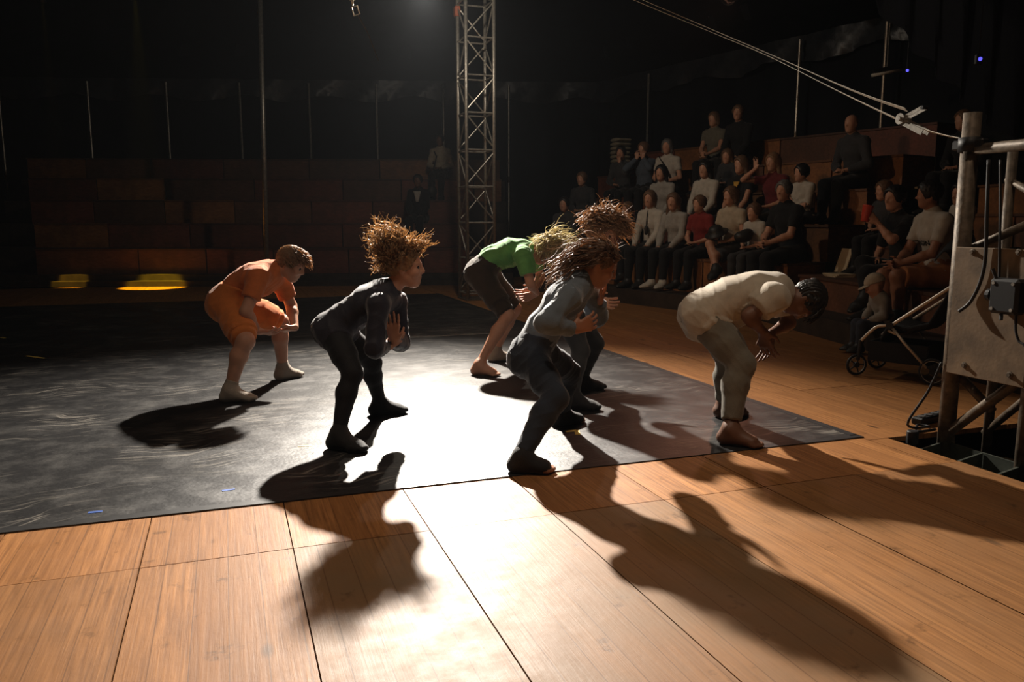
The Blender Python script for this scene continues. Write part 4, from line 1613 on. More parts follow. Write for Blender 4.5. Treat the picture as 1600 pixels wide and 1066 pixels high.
# bottom row of the crowded stand
Q['a1'] = spectator(T1, 0, 886, top='dark', hair='short', hcol='black', arms='knees', stature=1.6, label='spectator in dark clothes at the end of the bottom row by the dark gap')
Q['a2'] = spectator(T1, 0, 985, top='black', hair='short', hcol='brown', arms='crossed', stature=1.38, label='small spectator in black with folded arms beside the white-shirted woman with pendant')
Q['a3'] = spectator(T1, 0, 1021, top='white', hair='bob', hcol='brown', arms='knees', label='spectator in white shirt with a long black pendant and dark trousers')
Q['a4'] = spectator(T1, 0, 1059, top='grey', hair='long', hcol='brown', arms='knees', stature=1.58, lean=12, shoe=SHOE_W, label='long-haired spectator in pale grey long-sleeved top and white trainers')
Q['a5'] = spectator(T1, 0, 1099, top='red', hair='short', hcol='brown', arms='lap', sleeve=.6, stature=1.5, label='child spectator in red T-shirt sitting in the bottom row')
Q['a6'] = spectator(T1, 0, 1146, top='cream', hair='bob', hcol='brown', arms='lap', sleeve=.5, cross=True, leg=.9, bname='skirt_shorts', bottom='dark', label='spectator in cream T-shirt with crossed bare legs holding a black hat')
Q['a7'] = spectator(T1, 0, 1183, top='white', hair='short', hcol='brown', arms='lap', sleeve=.35, stature=1.25, bottom='dark', label='small girl spectator in white sleeveless top next to the man in black')
Q['a8'] = spectator(T1, 0, 1236, top='black', hair='short', hcol='grey', arms='clasp', sleeve=.7, stature=1.78, girth=1.12, skin=SKIN, label='man in black V-neck T-shirt seated at the end of the bottom row')
# second row
Q['b0'] = spectator(T1, 1, 912, top='dark', hair='short', hcol='brown', stature=1.6, label='dim spectator in grey jacket in the second row by the dark gap')
Q['b1'] = spectator(T1, 1, 1038, top='grey', hair='long', hcol='black', stature=1.62, lean=14, arms='knees', label='spectator with dark loose hair and light grey top in the second row')
Q['b2'] = spectator(T1, 1, 1105, top='white', hair='long', hcol='black', stature=1.62, arms='knees', label='spectator in white blouse with long black hair in the second row')
Q['b3'] = spectator(T1, 2, 1136, stature=1.15, top='dark', hair='long', hcol='brown', arms='lap', label='small spectator in dark top behind the white blouse and the yellow neckline')
Q['b4'] = spectator(T1, 1, 1160, top='black', hair='long', hcol='brown', sleeve=.5, arms='knees', label='spectator in short-sleeved black top with yellow neckline')
Q['b5'] = spectator(T1, 1, 1210, top='maroon', hair='long', hcol='fair', arms='raise', arm_side=-1, sleeve=.5, label='spectator in maroon dress raising one forearm beside the face')
Q['b6'] = spectator(T1, 1, 1257, top='white', hair='short', hcol='black', arms='crossed', stature=1.35, label='child in white shirt with folded arms sitting apart in the second row')
# third row
Q['c0'] = spectator(T1, 2, 972, top='dark', hair='short', hcol='black', stature=1.62, arms='chin', label='dark-haired spectator sitting in front of the pale stack')
Q['c1'] = spectator(T1, 2, 1006, top='blue', hair='short', hcol='brown', arms='face', label='spectator in slate shirt holding both hands to the face')
Q['c2'] = spectator(T1, 2, 1044, top='white', hair='bob', hcol='grey', arms='lap', sleeve=.6, label='grey-haired spectator in white top with a dark shoulder strap')
Q['c3'] = spectator(T1, 2, 1332, top='dark', hair='bald', arms='lap', girth=1.1, stature=1.75, label='bald man in dark grey shirt high above the child with folded arms')
# top row, two people sitting apart
Q['d1'] = spectator(T1, 3, 1114, top='pattern', hair='bob', hcol='brown', sleeve=.5, arms='clasp', label='spectator in patterned short-sleeved top in the fourth row')
Q['d2'] = spectator(T1, 3, 1152, top='black', hair='short', hcol='brown', arms='knees', stature=1.78, label='man in black jacket in the fourth row beside the patterned top')
# stand behind the stroller
Q['e1'] = spectator(T2, 1, 1385, top='dark', hair='short', hcol='brown', stature=1.25, arms='lap', sleeve=.6, h=.012, label='child in dark T-shirt behind the person drinking from a red cup')
Q['e2'] = spectator(T2, 0, 1416, back=.36, tuck=-.03, top='black', hair='short', hcol='black', stature=1.72, arms='cup', arm_side=1, lean=14, sleeve=.8, h=.0105, cross=True, leg=1.9, label='person in black drinking from a red cup with one leg crossed')
Q['e3'] = spectator(T2, 0, 1472, back=.36, tuck=-.03, top='white', hair='short', hcol='black', stature=1.76, arms='clasp', lean=14, sleeve=.66, girth=1.08, bottom='tan', bname='shorts', leg=.9, skin=SKIN2, h=.0105, label='man in white lettered T-shirt and orange shorts leaning forward')
Q['e4'] = spectator(T2, 1, 1506, top='white', hair='short', hcol='black', stature=1.08, arms='lap', sleeve=.6, h=.012, label='child in white T-shirt half hidden behind the tower post')
Q['e5'] = spectator(T2, 3, 1502, top='black', hair='short', hcol='brown', stature=1.7, arms='lap', h=.0145, label='dim spectator in the highest row above the pale shelf board')
# nearly empty stand
Q['l1'] = spectator(T0, 3, 690, top='cream', hair='short', hcol='black', skin=SKIN3, arms='lap', turn=0, label='lone spectator in pale shirt with a hanging bag high on the nearly empty stand')
Q['l2'] = spectator(T0, 1, 656, top='black', hair='short', hcol='black', skin=SKIN3, arms='knees', label='spectator in black jacket with white scarf low on the nearly empty stand')

# toddler in a white cap sitting on the platform edge behind the stroller
off = .06
uu = T2.col(1392, off)
tp = T2.pt(uu, off, PLAT + .002)
tod = sit(tp, PLAT - .18, dict(stature=.84, top='grey', bottom='jean', hair='bald', arms='knees', lean=22, nod=-.5, h=.009, headh=.19, tuck=.02, label='toddler in a white sun cap sitting on the platform edge behind the stroller'))

# ---- things the spectators wear or hold
def on(person, name, build, m, sub=None):
    return build.build(name, m, person[0], True)
def fwd_pt(q, which, df, dz, dl=0):
    J, f, l, s = q[1], q[4], q[5], q[6]
    return J[which] + f * df * s + ZZ * dz * s + l * dl * s
q = Q['a3']
on(q, 'pendant', MB().tube([fwd_pt(q, 'neck', .07, -.02), fwd_pt(q, 'chest', .135, .05), fwd_pt(q, 'chest', .14, -.06)], .007, 6).lathe(fwd_pt(q, 'chest', .14, -.05), -ZZ, [(0, .012), (.03, .03), (.10, .026), (.13, .01)], 10), SHOE_B)
q = Q['b4']
on(q, 'neckline', MB().grid(np.array([[fwd_pt(q, 'chest', .125 + .01 * j, .10 - .12 * j / 4, (i - 2) * .024 * (1 - j / 5)) for j in range(5)] for i in range(5)]), q[4] * .012), mat('yellow_neckline', (.55, .30, .04), .7))
q = Q['l2']
on(q, 'scarf', MB().grid(np.array([[fwd_pt(q, 'chest', .13, .13 - .2 * j / 4, (i - 2) * .035 * (1 - j / 6)) for j in range(5)] for i in range(5)]), q[4] * .015), CL['white'])
q = Q['c2']
on(q, 'shoulder_strap', MB().tube([fwd_pt(q, 'shf', .03, .07), fwd_pt(q, 'chest', .14, .02), fwd_pt(q, 'waist', .14, -.02, .1)], .014, 6), SHOE_B)
# black hat on the lap
q = Q['a6']
hp = q[1]['pel'] + q[4] * .30 * q[6] + ZZ * .215
hat = MB().lathe(hp, unit(ZZ + q[4] * .5), [(0, .15), (.012, .155), (.015, .10), (.07, .092), (.10, .07), (.115, .02)], 20)
tag(hat.build('hat', SHOE_B, None, True), 'round black hat lying in the lap of the spectator in cream', 'hat')
# dark bundle on the small girl's lap
q = Q['a7']
hp = q[1]['pel'] + q[4] * .31 * q[6] + ZZ * .215
V, Fq = solid([ell(hp, np.eye(3), (.11, .10, .075), .03), ell(hp + np.array([.05, -.03, .05]), np.eye(3), (.07, .06, .05), .04)], .009)
tag(mesh_obj('jacket_bundle', V, Fq, SHOE_B, None, True), 'rolled black jacket on the lap of the small girl', 'jacket')
# red cup
q = Q['e2']
hd = q[1]['wrn'] + q[4] * .09 + ZZ * .07 - q[5] * .055
cup = MB()
cup.lathe(hd - ZZ * .07, unit(ZZ - q[4] * .2), [(0, .034), (.005, .036), (.15, .05), (.155, .052), (.15, .046), (.02, .032)], 20)
tag(cup.build('cup', mat('red_plastic_cup', (.60, .06, .03), .4), None, True), 'red plastic cup held up to the mouth by the person in black', 'cup')
# bag of the lone spectator hangs from the edge of the box
q = Q['l1']
bp = fwd_pt(q, 'knn', .20, -.10, -.14)
rb_ = empty('shoulder_bag', bp - ZZ * .34, 'small dark bag on a long strap hanging beside the lone spectator', 'bag')
V, Fq = solid([ell(bp - ZZ * .22, np.eye(3), (.10, .06, .12), .03), cone(bp - ZZ * .12, bp - ZZ * .05, .05, .03, .04)], .01)
mesh_obj('pouch', V, Fq, SHOE_B, rb_, True)
MB().tube([bp - ZZ * .1, bp + ZZ * .12, fwd_pt(q, 'chest', .14, .0, -.05), fwd_pt(q, 'shf', .02, .06)], .014, 6).build('strap', SHOE_B, rb_)
# toddler cap
W, A = tod[2], tod[3]
hh = .19
V, Fq = solid([ell(W(-.06, 0, .15), A, (.47 * hh, .39 * hh, .44 * hh), .01)], .006, [(W(0, 0, .14), -A[2] + A[0] * .15)])
mesh_obj('cap', V, Fq, mat('white_cap_cloth', (.55, .47, .36), .8, bump=.2), tod[0], True)
V, Fq = solid([ell(W(.38, 0, .14), A, (.34 * hh, .33 * hh, .05 * hh), .01)], .006, [(W(.2, 0, 0), -A[0])])
mesh_obj('cap_peak', V, Fq, MATS['white_cap_cloth'], tod[0], True)
# lettering on the white T-shirt: flat print laid on the chest
q = Q['e3']
J, f, l, s = q[1], q[4], q[5], q[6]
print_m = mat('black_print', (.012, .012, .012), .8)
sh_ = [o for o in q[0].children if o.name.startswith('top')][0]
import bmesh
def printed(text, size, center, xdir, ydir, parent, m, shirt, gap=.004):
    cu = bpy.data.curves.new('print', 'FONT')
    cu.body = text
    cu.size = size
    cu.align_x = 'CENTER'
    cu.align_y = 'CENTER'
    cu.offset = size * .03
    cu.resolution_u = 3
    t = bpy.data.objects.new('print', cu)
    link(t)
    bpy.context.view_layer.update()
    me = bpy.data.meshes.new_from_object(t.evaluated_get(bpy.context.evaluated_depsgraph_get()))
    bpy.data.objects.remove(t)
    bm = bmesh.new(); bm.from_mesh(me)
    bmesh.ops.triangulate(bm, faces=bm.faces[:])
    bmesh.ops.subdivide_edges(bm, edges=[e for e in bm.edges if e.calc_length() > .02], cuts=2)
    nrm = np.cross(xdir, ydir)
    org = ORG[parent.name]
    V = []
    for v in bm.verts:
        p = center + xdir * v.co.x + ydir * v.co.y
        ok, loc, n_, _ = shirt.ray_cast(Vector(p + nrm * .25 - org), Vector(-nrm))
        V.append((np.array(loc) + org + nrm * gap) if ok else p)
    Fc = [[x.index for x in fc.verts] for fc in bm.faces]
    bm.free()
    return mesh_obj('print', V, Fc, m, parent)
bpy.context.view_layer.update()
cx = J['waist'] + f * .15 + ZZ * .10 * s
printed('ORIGINAL', .066, cx, l * 1.0, unit(ZZ + f * .2), q[0], print_m, sh_)

# ================================================================== tower, strap, stroller and small things
def on_x(px, py, X):
    d = ray(px, py)
    return CAM + d * (X / d[0])

TX, TY1, TY2, TXB = 3.53, 3.11, 2.665, 3.80
PLY = mat('weathered_plywood', (.17, .115, .065), .7, var=.35, vscale=9, bump=.08, bscale=50)
tw = empty('control_tower', (TX + .13, (TY1 + TY2) / 2, -.3), 'worn steel pipe tower with plywood panel standing in the floor pit', 'tower')
for x, y, rr, zt in ((TX, TY1, .042, 1.68), (TX, TY2, .042, 1.60), (TXB, TY1 - .02, .024, 1.5), (TXB, TY2, .024, 1.5)):
    MB().tube([(x, y, -.30), (x, y, zt)], rr, 20).build('post', DSTEEL, tw, True)
def pipe(a, b, rr, name='brace'):
    MB().tube([a, b], rr, 14).build(name, DSTEEL, tw, True)
pipe((TX, TY1, .04), (TX, TY2, .46), .026)
pipe((TX + .03, TY1, .37), (TX + .04, (TY1 + TY2) / 2, .21), .022)
pipe((TX, TY1, 1.50), (TX, TY2 - .4, 1.50), .027, 'top_rail')
pipe((TX + .04, TY1, 1.00), (TXB, TY1 - .25, 1.18), .022)
pipe((TXB, TY1, 1.36), (TXB, TY2, 1.14), .018)
pipe((TXB, TY1, .02), (TXB, TY2, .5), .02)
MB().tube([(TX, TY1, 1.49), (TX, TY1, 1.56)], .055, 18).build('clamp', RUBBER, tw, True)
MB().box((TX, TY1, 1.525), (.05, .18, .05), bevel=.008).build('clamp', RUBBER, tw)
# base: long plate with three fins reaching to the pit edge
MB().box((TX, (TY1 + TY2) / 2 - .25, -.12), (.014, TY1 - TY2 + .6, .24)).build('base_plate', GREENST, tw)
MB().box((TX - .1, (TY1 + TY2) / 2 - .25, -.235), (.24, TY1 - TY2 + .6, .012)).build('base_flange', GREENST, tw)
for y in (TY1, 2.885, TY2):
    MB().add([(TX - .01, y - .006, 0), (TX - .01, y - .006, -.23), (TX - .215, y - .006, -.23), (TX - .215, y - .006, -.035),
              (TX - .01, y + .006, 0), (TX - .01, y + .006, -.23), (TX - .215, y + .006, -.23), (TX - .215, y + .006, -.035)],
             [(0, 1, 2, 3), (7, 6, 5, 4), (0, 4, 5, 1), (1, 5, 6, 2), (2, 6, 7, 3), (3, 7, 4, 0)]).build('fin', GREENST, tw)
MB().lathe((3.385, 3.19, -.3), ZZ, [(0, .05), (.02, .05), (.021, .02), (.28, .02), (.281, .03), (.345, .03), (.35, .026)], 16).build('levelling_foot', RUBBER, tw)
pipe((TX + .06, TY1 - .02, -.06), (TX + .1, TY2 + .1, -.03), .016, 'conduit')
# plywood panel with bolts
BX = TX - .062
pn = MB().box((BX, (3.075 + TY2 - .01) / 2, .70), (.022, 3.075 - TY2 + .02, .64), bevel=.003).build('panel', PLY, tw)
for px, py in ((1520, 394), (1507, 571), (1578, 586), (1592, 394)):
    p = on_x(px, py, BX - .011)
    MB().lathe(p, (-1, 0, 0), [(0, .016), (.004, .016), (.005, .010), (.013, .009)], 10).build('bolt', DSTEEL, pn)
# switch box on the panel
sb0 = on_x(1575, 463, BX - .05)
sb = empty('switch_box', sb0 - ZZ * .085, 'black switch box with knobs screwed to the plywood panel of the tower', 'switch box')
MB().box(sb0, (.075, .15, .165), bevel=.014).build('housing', RUBBER, sb)
MB().lathe(sb0 + np.array([-.01, .075, 0]), (0, 1, 0), [(0, .028), (.02, .028), (.026, .02)], 14).build('knob', RUBBER, sb)
MB().tube([sb0 + np.array([-.02, .05, .075]), sb0 + np.array([-.03, .068, .125])], .008, 8).build('lever', RUBBER, sb)
MB().tube([sb0 + np.array([-.02, .01, -.08]), sb0 + np.array([-.03, 0, -.11])], .008, 8).build('lever', RUBBER, sb)
for dy, dz in ((.05, .06), (-.05, .06), (.05, -.06), (-.05, -.06)):
    MB().lathe(sb0 + np.array([-.037, dy, dz]), (-1, 0, 0), [(0, .009), (.004, .008)], 10).build('screw', STEEL, sb)

def smooth_path(P, n=6):
    P = [np.array(p, float) for p in P]
    out = []
    for i in range(len(P) - 1):
        p0, p1, p2, p3 = P[max(i - 1, 0)], P[i], P[i + 1], P[min(i + 2, len(P) - 1)]
        for k in range(n):
            t = k / n
            out.append(.5 * (2 * p1 + (p2 - p0) * t + (2 * p0 - 5 * p1 + 4 * p2 - p3) * t * t + (3 * p1 - p0 - 3 * p2 + p3) * t ** 3))
    out.append(P[-1])
    return out
def cable(P, rr, label, m=None):
    return tag(MB().tube(smooth_path(P), rr, 8).build('cable', m or RUBBER, None, True), label, 'cable')
X0 = BX - .024
cable([on_x(1545, 250, TX - .06), on_x(1542, 330, X0), on_x(1540, 400, X0), on_x(1532, 440, X0), on_x(1516, 472, X0), on_x(1498, 487, X0 - .025)], .0085, 'thick black hose curving down across the plywood panel')
cable([on_x(1563, 250, TX - .06), on_x(1563, 330, X0), on_x(1562, 400, X0), on_x(1561, 436, X0)], .006, 'thin black cable running straight down into the switch box')
cable([on_x(1588, 487, X0), on_x(1587, 515, X0), on_x(1592, 533, X0), on_x(1601, 540, X0), on_x(1608, 560, X0)], .006, 'short black cable looping out below the switch box')
cable([np.array([TX - .05, TY1 + .02, .42]), np.array([TX - .04, TY1 + .10, .25]), np.array([3.46, 3.30, .05]), gr(1452, 667, .014), gr(1434, 664, .012), gr(1434, 674, .012), gr(1462, 671, .012)], .007, 'black cable slumped on the planks at the foot of the tower')
cable([np.array([TX + .05, TY1 + .05, .30]), np.array([3.72, 3.25, .16]), np.array([3.72, 3.29, .03]), np.array([3.80, 3.275, .012])], .006, 'black cable hanging behind the tower post down to the planks')
ps = empty('power_strip', (3.80, 3.46, 0), 'small black power strip lying on the planks behind the tower', 'power strip')
MB().box((3.80, 3.46, .022), (.30, .07, .042), [unit((1, .25, 0)), unit((-.25, 1, 0)), ZZ], bevel=.008).build('housing', RUBBER, ps)
for i in range(4):
    c = np.array([3.80, 3.46, .044]) + unit((1, .25, 0)) * (-.105 + .07 * i)
    MB().lathe(c, ZZ, [(0, .022), (.004, .021), (.0041, .015)], 14).build('socket', mat('grey_socket', (.12, .12, .12), .4), ps)

# lashing strap with ratchet
WEB = mat('pale_webbing', (.62, .56, .46), .7, var=.15, vscale=60, bump=.3, bscale=200)
d_r = 4.55
rat = at(1412, 186, d_r)
sr = empty('ratchet_strap', rat, 'pale lashing strap running down from the tent top to a ratchet near the tower', 'strap')
def ribbon(P, wds, twist, name, m=WEB, thick=.003):
    P = smooth_path(P, 8)
    N = len(P)
    L, R = [], []
    for i, p in enumerate(P):
        t = unit(P[min(i + 1, N - 1)] - P[max(i - 1, 0)])
        side = unit(np.cross(t, ZZ)); nn = np.cross(side, t)
        tw_ = twist[0] + (twist[1] - twist[0]) * i / (N - 1)
        w_ = (wds[0] + (wds[1] - wds[0]) * i / (N - 1)) / 2
        v = side * math.cos(tw_) + nn * math.sin(tw_)
        L.append(p - v * w_); R.append(p + v * w_)
    t = unit(P[-1] - P[0])
    return MB().grid(np.array([[a, b] for a, b in zip(L, R)]), np.cross(t, unit(L[0] - R[0])) * thick).build(name, m, sr)
ribbon([at(900, -48, 8.4), at(1004, 0, 7.4), at(1200, 84, 5.9), at(1330, 141, 5.0), at(1416, 172, 4.58)], (.036, .036), (.1, .55), 'upper_webbing')
ribbon([at(880, -50, 8.4), at(990, 0, 7.4), at(1100, 46, 6.6), at(1200, 88, 5.9), at(1310, 143, 5.1), at(1400, 186, 4.6)], (.03, .036), (.0, .5), 'lower_webbing')
rd = unit(at(1466, 214, 4.35) - at(1405, 182, 4.6))
rs, _ = perp(rd)
ru = np.cross(rs, rd)
for q in (-1, 1):
    MB().lathe(rat + rs * q * .026, rs * q, [(0, .03), (.004, .03)], 14).build('side_plate', STEEL, sr)
    MB().box(rat + rd * .09 + rs * q * .024 - ru * .01, (.17, .005, .03), [rd, rs, ru]).build('frame_arm', STEEL, sr)
    MB().box(rat + unit(rd + ZZ * .75) * .075 + rs * q * .018, (.13, .004, .018), [unit(rd + ZZ * .75), rs, np.cross(unit(rd + ZZ * .75), rs)]).build('handle_arm', STEEL, sr)
MB().tube([rat - rs * .04, rat + rs * .04], .012, 12).build('spindle', STEEL, sr)
MB().tube([rat + unit(rd + ZZ * .75) * .14 - rs * .02, rat + unit(rd + ZZ * .75) * .14 + rs * .02], .010, 10).build('handle_grip', RUBBER, sr)
e0 = rat + rd * .17
ribbon([e0, (e0 + np.array([TX - .02, TY1, 1.56])) / 2 - ZZ * .01, np.array([TX - .02, TY1 + .03, 1.555])], (.036, .036), (.4, .2), 'tail_webbing')

# hook hanging from the tent top
hk = at(551, 8, 6.6)
rh = empty('hanging_hook', hk, 'small shiny snap hook and ring hanging from the tent top', 'hook')
for c, rr, ax in ((hk + ZZ * .06, .028, FH), (hk + ZZ * .02, .02, RT)):
    u_, v_ = perp(ax)
    MB().tube([c + rr * (math.cos(t) * u_ + math.sin(t) * v_) for t in np.linspace(0, 2 * math.pi, 16, endpoint=False)], .006, 6, True).build('ring', STEEL, rh, True)
u_, v_ = RT, ZZ
tr = hk - ZZ * .045 + RT * .02
MB().tube([tr + u_ * a + v_ * b for a, b in ((-.03, .03), (.015, .04), (.035, -.02), (-.01, -.035))], .006, 8, True).build('carabiner', STEEL, rh)
MB().tube([hk + ZZ * .08 - RT * .005, hk + ZZ * .9 - RT * .25, hk + ZZ * 3.0 - RT * .8], .007, 6).build('rope', WEB, rh)
MB().tube([tr - ZZ * .03 + RT * .02, at(575, 52, 6.6), at(592, 96, 6.62)], .0025, 5).build('thin_cord', DSTEEL, rh)

# ------------------------------------------------------------------ stroller
R0, F0 = gr(1456, 603), gr(1337, 587)
sf = unit(F0 - R0); SL = np.linalg.norm(F0 - R0)
ss = np.array([-sf[1], sf[0], 0])
if ss @ FH < 0:
    ss = -ss
SW = .40
st_ = empty('stroller', R0 + sf * SL / 2 + ss * SW / 2, 'empty black baby stroller with pale aluminium frame parked before the stand', 'stroller')
ALU = mat('pale_aluminium', (.62, .55, .46), .35, .5, var=.05)
FAB = mat('black_stroller_fabric', (.008, .008, .009), .8, bump=.3, bscale=120)
def sp_(a, z, s=0.0):
    return R0 + sf * a * SL + ss * s + ZZ * z
for s in (0, SW):
    MB().tube(smooth_path([sp_(.57, .40, s), sp_(.1, .60, s), sp_(-.36, .80, s), sp_(-.62, .93, s)]), .013, 12).build('push_tube', ALU, st_, True)
    MB().tube(smooth_path([sp_(.60, .40, s), sp_(.74, .385, s), sp_(.84, .34, s), sp_(.96, .265, s)]), .012, 12).build('front_leg', ALU, st_, True)
    MB().tube([sp_(.57, .395, s), sp_(.38, .28, s), sp_(.08, .12, s)], .010, 12).build('rear_leg', ALU, st_, True)
    MB().lathe(sp_(.58, .40, s - .02), ss, [(0, .026), (.04, .026)], 14).build('hinge', RUBBER, st_)
    MB().tube([sp_(.96, .275, s), sp_(.985, .12, s)], .014, 10).build('caster_fork', RUBBER, st_)
    for a, rw, nm in ((0, .098, 'rear_wheel'), (1.0, .082, 'front_wheel')):
        c = sp_(a, rw + .001, s)
        ax = ss if a == 0 else unit(ss + sf * 1.3)
        u_, v_ = perp(ax)
        wh = MB().tube([c + (rw - .011) * (math.cos(t) * u_ + math.sin(t) * v_) for t in np.linspace(0, 2 * math.pi, 28, endpoint=False)], .011, 8, True).build(nm, RUBBER, st_, True)
        MB().lathe(c - ax * .012, ax, [(0, .022), (.024, .022)], 12).build('hub', RUBBER, wh)
        MB().tube([c + ax * -.008 + (rw - .021) * (math.cos(t) * u_ + math.sin(t) * v_) for t in np.linspace(0, 2 * math.pi, 28, endpoint=False)], .0028, 6, True).build('rim', STEEL, wh, True)
        for t in np.linspace(0, 2 * math.pi, 5, endpoint=False):
            MB().tube([c, c + (rw - .02) * (math.cos(t) * u_ + math.sin(t) * v_)], .005, 6).build('spoke', RUBBER, wh)
MB().tube(smooth_path([sp_(-.62, .93, 0), sp_(-.70, .955, .05), sp_(-.70, .955, SW - .05), sp_(-.62, .93, SW)]), .016, 12).build('handle_bar', RUBBER, st_, True)
MB().tube([sp_(0, .099, 0), sp_(0, .099, SW)], .010, 10).build('axle', RUBBER, st_)
MB().tube([sp_(.68, .36, .06), sp_(.52, .33, .06), sp_(.5, .33, SW - .06), sp_(.68, .36, SW - .06)], .010, 10).build('foot_rest', ALU, st_)
prof = [(.72, .30), (.62, .42), (.35, .40), (.12, .44), (-.05, .62), (-.22, .84), (-.30, .95)]
Pg = np.array([[sp_(a, z - (.02 * math.sin(math.pi * j / 6)), .03 + (SW - .06) * j / 6) for j in range(7)] for a, z in prof])
MB().grid(Pg, (0, 0, -.035)).build('seat', FAB, st_, True)
hood = [(-.30, .95), (-.16, 1.02), (.0, 1.0), (.10, .93)]
Pg = np.array([[sp_(a - .0, z + .07 * math.sin(math.pi * j / 8) - .05, .02 + (SW - .04) * j / 8) for j in range(9)] for a, z in hood])
MB().grid(Pg, (0, 0, -.015)).build('hood', FAB, st_, True)
bk = MB()
for a0, a1, z0, z1, s0, s1 in ((.10, .86, .125, .145, .03, SW - .03),):
    bk.box((sp_(a0, z0, s0) + sp_(a1, z1, s1)) / 2, ((a1 - a0) * SL, s1 - s0, z1 - z0), [sf, ss, ZZ])
for s in (.03, SW - .03):
    bk.box((sp_(.10, .13, s) + sp_(.86, .27, s)) / 2, (.76 * SL, .012, .14), [sf, ss, ZZ])
for a in (.10, .86):
    bk.box((sp_(a, .13, .03) + sp_(a, .27, SW - .03)) / 2, (.012, SW - .06, .14), [sf, ss, ZZ])
bk.build('basket', FAB, st_)

# ------------------------------------------------------------------ odds and ends on the stands
PALE = mat('pale_card', (.52, .42, .28), .75, var=.12)
z1 = PLAT + T2.rise
o_ = OFF0 + TREAD - .16
u_ = T2.col(1314, o_)
c = T2.pt(u_, o_ + .02, z1 + .005)
up_ = unit(ZZ + T2.n * .32)
MB_ = MB().box(c + up_ * .15, (.24, .012, .29), [T2.d, np.cross(up_, T2.d), up_]).build('card_sheet', PALE)
tag(MB_, 'pale cardboard sheet leaning against the row behind the bottom bench', 'cardboard')
u_ = T2.col(1316, OFF0 + .25)
pp = empty('paper_stack', T2.pt(u_, OFF0 + .25, z1), 'low stack of pale papers lying on the bottom bench beside the cardboard sheet', 'papers')
for i in range(3):
    a = .1 * (i - 1)
    dd = unit(T2.d + T2.n * a); nn = np.cross(ZZ, dd)
    MB().box(T2.pt(u_, OFF0 + .25, z1 + .007 + .012 * i), (.30, .21, .011), [dd, nn, ZZ]).build('paper', PALE, pp)
u_ = T2.col(1456, OFF0 + TREAD * 3 + .12)
sb_ = MB()
T2.slab(sb_, u_ - .14, u_ + .14, OFF0 + TREAD * 3 - .06, OFF0 + TREAD * 3 + .16, PLAT + T2.rise * 4 + .001, PLAT + T2.rise * 4 + .026)
tag(sb_.build('shelf_board', PALE), 'pale loose board lying on the top row of the stand behind the stroller', 'board')

# stack of pale cushions
CUSH = mat('pale_cushion_fabric', (.36, .31, .22), .85, bump=.3, bscale=90)
o_ = OFF0 + TREAD * 3 + .26
u_ = T1.col(967, o_)
zc = PLAT + T1.rise * 3 + T1.rise
zc = PLAT + T1.rise * 4
me = None
for i in range(9):
    c = T1.pt(u_, o_, zc + .002) + np.array([random.uniform(-.012, .012), random.uniform(-.012, .012), .079 * i])
    a = random.uniform(-.08, .08)
    if me is None:
        V, Fq = solid([dict(t='cone', a=np.array([-.13, 0, .038]), b=np.array([.13, 0, .038]), ra=.036, rb=.036, k=.02, w=4.6, n=np.array([0, 1.0, 0]), tag='', neg=False)], .012)
        o = mesh_obj('cushion', V, Fq, CUSH, None, True, (0, 0, 0))
        me = o.data
    else:
        o = link(bpy.data.objects.new('cushion', me))
    o.location = tuple(c)
    o.rotation_euler = (0, 0, a)
    tag(o, f'pale seat cushion, {NTH[i]} from the bottom of the tall stack on the crowded stand', 'cushion', 'stack of pale seat cushions')

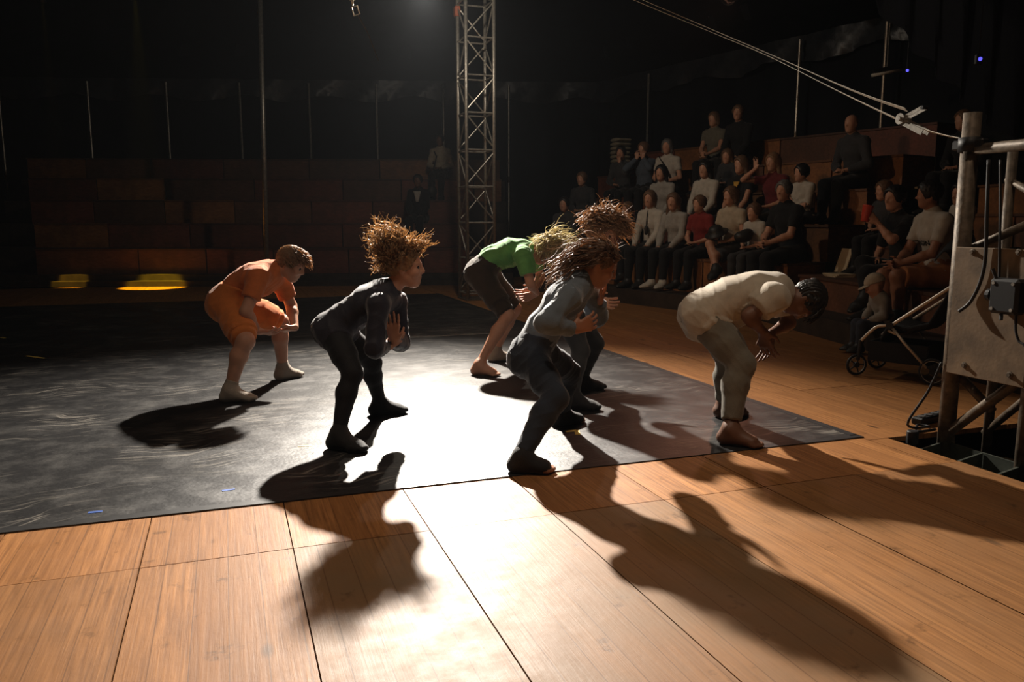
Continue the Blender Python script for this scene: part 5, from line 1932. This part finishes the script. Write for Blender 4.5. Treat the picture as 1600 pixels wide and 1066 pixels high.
# unlit pale tube lamp and two small blue indicator lamps
pb = at(1362, 118, 11.2); pe = at(1409, 109, 11.2)
tl = empty('tube_lamp', (pb + pe) / 2, 'unlit pale tube lamp mounted high behind the crowded stand', 'lamp')
MB().tube([pb, pe], .022, 10).build('tube', mat('pale_tube', (.55, .52, .45), .5), tl, True)
MB().box((pb + pe) / 2 + ZZ * .05, (np.linalg.norm(pe - pb) * .9, .05, .05), [unit(pe - pb), unit(np.cross(ZZ, pe - pb)), ZZ]).build('batten', LAMPB, tl)
MB().tube([(pb + pe) / 2 + ZZ * .06, (pb + pe) / 2 + ZZ * 1.6], .006, 6).build('hanging_rod', STEEL, tl)

# dark blue canvas hanging over the tower side
TARP = mat('dark_blue_canvas', (.0016, .0024, .0075), .8, spec=.12, var=.3, vscale=3, bump=.4, bscale=8)
topc = [(1330, -60), (1420, -60), (1500, -60), (1580, -60), (1680, -60)]
botc = [(1345, -20), (1432, 78), (1500, 150), (1572, 215), (1680, 330)]
dps = [6.4, 5.9, 5.4, 5.0, 4.6]
n1, n2 = 41, 12
Pg = np.zeros((n1, n2, 3))
for i in range(n1):
    x = i / (n1 - 1) * 4
    k = min(3, int(x)); t = x - k
    tp_ = at(topc[k][0] * (1 - t) + topc[k + 1][0] * t, -60, dps[k] * (1 - t) + dps[k + 1] * t)
    bt_ = at(botc[k][0] * (1 - t) + botc[k + 1][0] * t, botc[k][1] * (1 - t) + botc[k + 1][1] * t, (dps[k] * (1 - t) + dps[k + 1] * t) + .25)
    tp_ = tp_ + ZZ * .6
    for j in range(n2):
        q = j / (n2 - 1)
        Pg[i, j] = tp_ * (1 - q) + bt_ * q + FH * .07 * math.sin(i * 1.1 + q * 3) + ZZ * -.04 * math.sin(math.pi * q)
tag(MB().grid(Pg, FH * .006).build('canvas_drape', TARP, None, True), 'dark blue canvas drape sagging above the control tower', 'drape')
for (px, py, dd, lb) in ((1532, 92, 5.15, 'larger blue indicator lamp glowing on the dark canvas drape'), (1418, 110, 11.0, 'tiny blue indicator lamp glowing beside the pale tube lamp')):
    c = at(px, py, dd)
    rr = .012 if px > 1500 else .020
    il = empty('indicator_lamp', c, lb, 'lamp')
    MB().box(c + FH * .02, (.04, .03, .06), [RT, FH, ZZ], bevel=.004).build('housing', LAMPB, il)
    MB().lathe(c + FH * .004, -FH, [(0, rr), (.006, rr * .9), (.012, rr * .4)], 12).build('lens', mat('blue_led', (.1, .1, .6), .3, emit=((.10, .09, 1.0), 1.6)), il)
    MB().tube([c + FH * .02, c + FH * .02 + ZZ * 1.3], .003, 5).build('hanging_rod', LAMPB, il)
